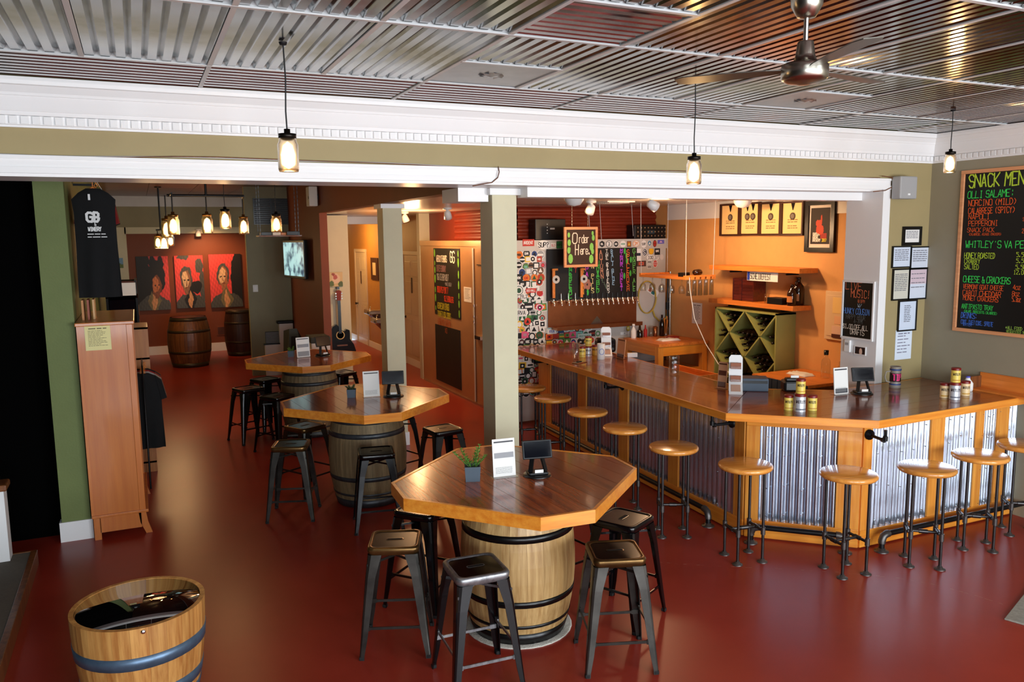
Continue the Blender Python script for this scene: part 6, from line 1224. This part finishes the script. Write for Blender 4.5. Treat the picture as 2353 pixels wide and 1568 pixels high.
# hanging shelf with electronics
c = on(641, 541, y=12.9); t = thing('hanging_shelf', 'small wooden shelf hung on chains with media boxes beside the television', 'shelf', (c.x, 12.9, c.z)); w_ = on(690, 540, y=12.9).x-on(592, 540, y=12.9).x
MB().box(-w_/2, w_/2, -.15, .15, -.02, 0).build('board', 'oak_brown', t)
for x in (-w_/2+.03, w_/2-.04):
    for y in (-.13, .13):
        ch = MB(); z = 0.; i = 0
        while z < ZBK-c.z-.05: ch.bar((x, y, z), (x, y, z+.034), .010 if i % 2 else .003, .003 if i % 2 else .010); z += .032; i += 1
        ch.build('chain', 'hoop_grey', t, kind='stuff')
for i, (x, y, w, d, h, m_, lab) in enumerate(((-.2, -.02, .16, .18, .05, 'black_plastic', 'black media box at the left of the hanging shelf'), (-.05, -.03, .12, .16, .12, 'paper', 'white upright router on the hanging shelf'), (.20, -.02, .2, .2, .06, 'black_plastic', 'black receiver box at the right of the hanging shelf'), (.06, .0, .08, .14, .04, 'orangewood', 'tan small box in the middle of the hanging shelf'))):
    tag(MB().box(-w/2, w/2, -d/2, d/2, 0, h, bev=.005).build('media_box', m_, None, (c.x+x, 12.9+y, c.z+.0005)), lab, 'box', 'boxes on the hanging shelf')
c = on(722, 452, x=SX-.06); t = thing('wall_speaker', 'small white loudspeaker on the brown soffit corner', 'speaker', (SX-.002, c.y, c.z), radians(-90)); MB().box(-.12, .12, -.16, -.03, -.15, .15, bev=.015).build('case', 'paper', t); MB().box(-.03, .03, -.03, 0, -.04, .04).build('bracket', 'black_metal', t); MB().box(.06, .09, -.163, -.16, -.04, 0).build('badge', 'black_plastic', t)
# guitar and small painting on the cream wall end
CP_ = WP(y=13.9); c = on(785, 800, y=13.86); t = thing('acoustic_guitar', 'black cutaway acoustic guitar hanging on the cream wall', 'guitar', (on(779, 700, y=13.84).x, 13.895, 0)); zs = lambda py: on(780, py, y=13.84).z; xo = t.location.x; gx = lambda px, py: on(px, py, y=13.84).x-xo
out = [(gx(772, 745), zs(745)), (gx(763, 750), zs(750)), (gx(757, 762), zs(762)), (gx(758, 775), zs(775)), (gx(760, 787), zs(787)), (gx(755, 800), zs(800)), (gx(756, 818), zs(818)), (gx(770, 832), zs(832)), (gx(795, 835), zs(835)), (gx(812, 826), zs(826)), (gx(817, 808), zs(808)), (gx(812, 793), zs(793)), (gx(803, 780), zs(780)), (gx(803, 768), zs(768)), (gx(802, 760), zs(760)), (gx(795, 757), zs(757)), (gx(790, 762), zs(762)), (gx(785, 760), zs(760))]
MB().plate(out[::-1], -.10, -.01).build('body', 'gloss_black' if 'gloss_black' in MATS else mat('gloss_black', srgb(8, 8, 10), .12, coat=.5), t)
hx, hz = gx(781, 770), zs(770); MB().disc(hx, hz, .075, -.102, -.1, 0, 20).disc(hx, hz, .06, -.103, -.102, 1, 20).build('sound_hole', [flat(206, 180, 120), 'black_paint'], t); MB().plate([(gx(773, 790), zs(792)), (gx(797, 790), zs(792)), (gx(797, 790), zs(795)), (gx(773, 790), zs(795))][::-1], -.112, -.1).build('bridge', 'oak_brown', t)
n0, n1 = (gx(780, 764), zs(766)), (gx(777, 690), zs(690)); MB().bar((n0[0], -.11, n0[1]), (n1[0], -.11, n1[1]), .05, .03, up=(0, 1, 0)).build('neck', 'black_metal', t)
MB().plate([(n1[0]-.03, n1[1]), (n1[0]+.03, n1[1]), (n1[0]+.045, n1[1]+.16), (n1[0]+.0, n1[1]+.18), (n1[0]-.045, n1[1]+.16)], -.13, -.105).build('headstock', flat(120, 30, 20), t)
pg = MB()
for s in (-1, 1):
    for k in range(3): pg.disc(n1[0]+s*.05, n1[1]+.03+k*.045, .012, -.13, -.11, seg=8)
pg.build('tuning_pegs', 'chrome', t, kind='stuff'); MB().box(n1[0]-.02, n1[0]+.02, -.1, 0, n1[1]+.19, n1[1]+.23).build('wall_hook', 'black_metal', t)
picture('flower_painting', 'small square floral painting above the guitar', 'painting', CP_, (755, 626), (787, 658), layers([('e', .5, .55, .3, .34, (220, 190, 160)), ('e', .45, .65, .16, .16, (180, 90, 80)), ('e', .15, .2, .2, .2, (90, 110, 60)), ('e', .85, .15, .2, .2, (80, 100, 60)), ('e', .3, .85, .12, .1, (150, 70, 60))], (206, 180, 130), 9), 26, 26, .03)
# display cabinet with shirts
cb = thing('display_cabinet', 'tall cherry wood cabinet with flared feet against the green wall end', 'cabinet', (-.487, 7.43, 0)); cw = .43; cdp = 1.22; chh = 1.86
MB().box(.012, cw-.06, .004, .02, .20, chh-.03).build('side_panel', 'cherry', cb); MB().box(cw-.06, cw-.012, -.004, .022, .20, chh-.03, bev=.003).build('stile', 'cherry', cb); MB().box(.0, .02, .0, cdp, .2, chh-.03).build('back_panel', 'cherry', cb); MB().box(.012, cw-.012, cdp-.02, cdp, .2, chh-.03).build('side_panel', 'cherry', cb)
MB().box(-.01, cw+.005, -.02, cdp+.02, chh-.03, chh, bev=.006).build('top', 'cherry', cb); MB().box(-.0, cw+.01, -.012, cdp, .19, .215, bev=.005).build('waist_moulding', 'cherry', cb)
for z in (.215, .6, 1.0, 1.4): MB().box(.02, cw-.03, .022, cdp-.02, z, z+.018).build('shelf', 'cherry', cb)
MB().box(.06, cw-.05, .0, .016, .06, .19).build('apron', 'cherry', cb)
for y in (0, cdp-.04):
    MB().box(.012, .065, y, y+.035, 0, .19).build('leg', 'cherry', cb); MB().add([(cw-.07, y, .19), (cw-.012, y, .19), (cw-.012, y+.035, .19), (cw-.07, y+.035, .19), (cw-.06, y, .10), (cw+.0, y, .10), (cw+.0, y+.035, .10), (cw-.06, y+.035, .10), (cw-.02, y, 0), (cw+.03, y, 0), (cw+.03, y+.035, 0), (cw-.02, y+.035, 0)], [(0, 1, 2, 3)]+[(j*4+i, j*4+4+i, j*4+4+(i+1) % 4, j*4+(i+1) % 4) for j in range(2) for i in range(4)]+[(11, 10, 9, 8)]).build('leg', 'cherry', cb)
paper(WP(y=7.43), (193, 750), (257, 803), 'yellow paper notice taped on the side of the cherry cabinet', 11, flat(226, 214, 150), (110, 100, 70))
for k, (x, z, m_, lab) in enumerate(((.42, 1.62, 'paper', 'white price card hanging at the cabinet edge'),)): pass
def shirt(P, rz, w, h, m, label, m2=None, print_=None, sleeves=True):
    t = thing('hanging_shirt', label, 'shirt', P, rz, 'shirts for sale'); n = 12; vs = []; fs = []; rows = [(0, .16), (.04, .34), (.10, .5), (.22, .47), (.5, .47), (.8, .49), (1, .5)]
    mb = MB()
    for s in (-1, 1):
        vs = []
        for f, hw in rows:
            for i in range(n+1): u = i/n*2-1; vs.append((u*hw*w, s*(.03*(1-u*u)*(1 if f > .02 else .4)+.012*sin(7*u+f*4)*f), -f*h))
        fs = [(j*(n+1)+i, j*(n+1)+i+1, (j+1)*(n+1)+i+1, (j+1)*(n+1)+i) for j in range(len(rows)-1) for i in range(n)]; mb.add(vs, fs if s > 0 else [f[::-1] for f in fs], 0, True)
    bd = mb.build('body', m, t)
    if sleeves:
        for s in (-1, 1): MB().add([(s*w*.34, -.02, -.04*h), (s*w*.5, -.025, -.10*h), (s*w*.62, -.02, -.34*h), (s*w*.47, -.02, -.36*h), (s*w*.34, .02, -.04*h), (s*w*.5, .025, -.10*h), (s*w*.62, .02, -.34*h), (s*w*.47, .02, -.36*h)], [(0, 1, 2, 3), (7, 6, 5, 4), (0, 4, 5, 1), (1, 5, 6, 2), (2, 6, 7, 3), (3, 7, 4, 0)]).build('sleeve', m2 or m, t)
    MB().tube([(-w*.3, 0, -.06*h), (0, 0, .01), (w*.3, 0, -.06*h)], .008, 6).tube([(0, 0, .01), (0, 0, .05), (.02, 0, .07), (.035, 0, .055)], .004, 6).build('hanger', 'orangewood', t)
    return t
mat('shirt_black', srgb(10, 10, 12), .9, var=.2, vs=12); mat('shirt_grey', srgb(150, 142, 138), .9, var=.1, vs=12); mat('shirt_red', srgb(130, 24, 24), .9, var=.1, vs=12)
rail_z = 3.02
wpS = WP(y=7.75); cS = on(190, 425, y=7.75)
s1_ = shirt((-.30, 7.80, 2.972), radians(-6), .34, .93, 'shirt_black', 'black brewery shirt with white GB Winery print hanging above the cabinet', sleeves=False)
mb = MB(); write(mb, 'GB', -.055, -.28, .075, -.046, w=.02, tr=1.0); write(mb, '&', -.0, -.315, .02, -.046, w=.004); write(mb, 'WINERY', -.05, -.36, .032, -.046, w=.008, tr=.7); scribble(mb, -.06, .08, -.39, .012, -.046); scribble(mb, -.06, .09, -.415, .012, -.046); mb.box(-.035, -.018, -.0465, -.046, -.10, -.05); mb.build('print', flat(230, 230, 230), s1_, kind='stuff')
shirt((-.30, 8.15, 2.972), radians(-12), .30, .85, 'shirt_grey', 'grey raglan shirt with red sleeves hanging behind the black one', 'shirt_red'); shirt((-.30, 8.45, 2.972), radians(-15), .30, .86, 'shirt_red', 'red and black shirt, last of the hanging row above the cabinet', 'shirt_black')
tag(MB().tube([(-.30, 7.56, 3.06), (-.30, 8.8, 3.06)], .012, 8).box(-.5, -.30, 7.60, 7.62, 3.05, 3.07).box(-.5, -.30, 8.75, 8.77, 3.05, 3.07).build('clothes_rail', 'black_iron'), 'black clothes rail on brackets over the cherry cabinet', 'rail')
for k, (y, m_, lab) in enumerate(((8.86, 'shirt_black', 'black shirt on the low rack, nearest the cherry cabinet'), (8.97, 'shirt_grey', 'grey shirt second on the low rack behind the cabinet'), (9.08, 'shirt_red', 'red shirt third on the low rack behind the cabinet'), (9.19, 'shirt_black', 'last black shirt on the low rack behind the cabinet'))):
    shirt((-.02, y, 1.19), radians(-4), .34, .78, m_, lab, None)
tag(MB().tube([(-.02, 8.78, .0), (-.02, 8.78, 1.265), (-.02, 8.80, 1.275), (-.02, 9.26, 1.275), (-.02, 9.28, 1.265), (-.02, 9.28, 0)], .009, 8).build('shirt_rack', 'black_iron'), 'low black floor rack carrying shirts behind the cherry cabinet', 'rack')
wood('shelf_tan', (170, 108, 50), (146, 84, 34), .45, 'z', .1)
t = thing('shelf_unit', 'open brown wooden shelf unit behind the shirt rack', 'shelf', (-.49, 9.45, 0))
for z in (.1, .5, .9, 1.25, 1.58): MB().box(0, .55, 0, .6, z, z+.02).build('shelf', 'shelf_tan', t)
for y in (0, .58): MB().box(0, .55, y, y+.02, 0, 1.6).build('side_panel', 'shelf_tan', t)
for k, (x, lab) in enumerate(((-.44, 'first boxed record leaning on top of the cabinet'), (-.40, 'second boxed record leaning on top of the cabinet'), (-.36, 'third boxed record leaning on top of the cabinet'))):
    o = thing('record_sleeve', lab, 'record', (x, 7.75+.03*k, chh+.001), 0, 'records on the cabinet'); MB().box(-.008, .008, -.11, .11, 0, .17).build('sleeve', flat(*((190, 130, 80), (150, 80, 60), (206, 160, 110))[k]), o)
# upright arcade machine
AY = 12.0; a0, a1 = on(243, 700, y=AY).x, on(318, 700, y=AY).x; ac = thing('arcade_cabinet', 'black upright arcade machine with a paper note on its marquee', 'arcade machine', ((a0+a1)/2, AY, 0)); hw = (a1-a0)/2
sd = [(0.0, 0), (.75, 0), (.75, 2.0), (-.05, 2.0), (-.08, 1.82), (.12, 1.75), (.2, 1.25), (-.15, 1.12), (-.15, 1.0), (0, .9)]
for x in (-hw, hw-.03): MB().add([(x, y, z) for y, z in sd]+[(x+.03, y, z) for y, z in sd], [tuple(range(10)), tuple(range(10, 20))[::-1]]+[(i, 10+i, 10+(i+1) % 10, (i+1) % 10) for i in range(10)]).build('side_panel', 'black_plastic', ac)
MB().box(-hw+.03, hw-.03, .02, .74, .02, .95).box(-hw+.03, hw-.03, .3, .74, .95, 1.98).build('carcass', 'black_paint', ac)
MB().add([(-hw+.03, -.04, 1.99), (hw-.03, -.04, 1.99), (hw-.03, -.07, 1.83), (-hw+.03, -.07, 1.83)], [(3, 2, 1, 0)]).build('marquee', flat(90, 40, 20), ac); MB().add([(-hw+.04, .13, 1.73), (hw-.04, .13, 1.73), (hw-.04, .21, 1.27), (-hw+.04, .21, 1.27)], [(3, 2, 1, 0)]).build('screen', 'screen_glass', ac); MB().add([(-hw+.03, .2, 1.25), (hw-.03, .2, 1.25), (hw-.03, -.14, 1.12), (-hw+.03, -.14, 1.12)], [(3, 2, 1, 0)]).build('control_panel', 'black_metal', ac)
for x, m_ in ((-.1, (220, 160, 40)), (.02, (200, 60, 40)), (.14, (230, 200, 60))): MB().lathe([(.02, 0), (.02, .015), (0, .018)], (x, .0, 1.175), 10).build('button', flat(*m_), ac)
for z in (1.3, 1.5): MB().box(hw-.002, hw+.002, .25, .30, z, z+.14).build('side_decal', flat(206, 140, 70), ac)
MB().add([(-.02, -.085, 1.97), (.18, -.085, 1.97), (.18, -.11, 1.80), (-.02, -.11, 1.80)], [(3, 2, 1, 0)]).build('paper_note', 'paper', ac)
MB().box(hw-.06, hw+.08, -.18, -.05, 1.05, 1.13, bev=.01).build('cup_holder', 'black_plastic', ac)
# far wall spotlight strip
for px, py, lab in ((455, 527, 'small lit spotlight on the far lintel above the portraits'), (240, 527, 'small lit spotlight at the far left above the white panel')):
    P = on(px, py, y=BY-.262); q = spotlamp(px, py, (P.x, BY-.2, 1.6), lab, True, P.z, y=BY-.262)
    spot('portrait_beam', (P.x, BY-1.0, 2.75), (P.x+.3, BY, 1.5), 110 if px == 455 else 35, (1, .55, .25), 110, .8); MB()
# left stage: low platform with wooden nosing and a white side wall
plat = S_(MB().box(XL, -.90, -1.0, 7.04, 0, .12), 'floor_platform', mat('grey_carpet', srgb(96, 92, 84), .95, var=.1, vs=40)); S_(MB().box(-.90, -.855, -1.0, 7.06, 0, .125, bev=.004).box(XL, -.90, 7.04, 7.06, 0, .125), 'trim_12', 'oak_brown')
t = thing('white_half_wall', 'white half wall end with brown cap at the left picture edge', 'half wall', (-1.35, 6.9, .121)); MB().box(-.6, .33, 0, .14, 0, .55).build('panel', 'white_paint', t); MB().box(-.62, .355, -.03, .17, .55, .60, bev=.012).build('cap', 'oak_brown', t)
rl = MB().tube([(-.5, .07, .64), (.30, .07, .64)], .038, 14).build('roller', mat('roller_grey', srgb(80, 80, 74), .8), t)
# hairline crack in the floor paint
ck_ = [on(*q, z=0) for q in ((1505, 1292), (1560, 1297), (1640, 1301), (1700, 1304), (1760, 1306), (1830, 1309), (1900, 1314), (1990, 1322), (2070, 1330), (2150, 1345), (2250, 1372), (2353, 1405))]; mb = MB()
for a, b in zip(ck_, ck_[1:]):
    n = max(3, int((b-a).length/.03)); prev = None
    for i in range(n):
        if random.random() < .45: continue
        f = i/n; p = a.lerp(b, f); q = a.lerp(b, f+.8/n); w = random.uniform(.001, .0035); e = Vector((random.uniform(-.004, .004), random.uniform(-.004, .004), .0006))
        d = (q-p).normalized(); s = Vector((-d.y, d.x, 0))*w; mb.add([p-s+e, q-s+e, q+s+e, p+s+e], [(0, 1, 2, 3)])
o = mb.build('floor_crack', mat('crack_pale', srgb(176, 120, 104), .7)); o['kind'] = 'stuff'; tag(o, 'pale chipped crack line across the red floor before the bar', 'crack')
# floor mats at the right edge
p = on(2345, 1425, z=0); tag(MB().box(-.14, .6, -.10, .10, 0, .012, bev=.004).build('door_mat', mat('mat_grey', srgb(150, 144, 132), .9, var=.2, vs=40), None, (p.x+.07, p.y, 0), .35), 'pale grey floor mat corner at the right picture edge', 'mat')
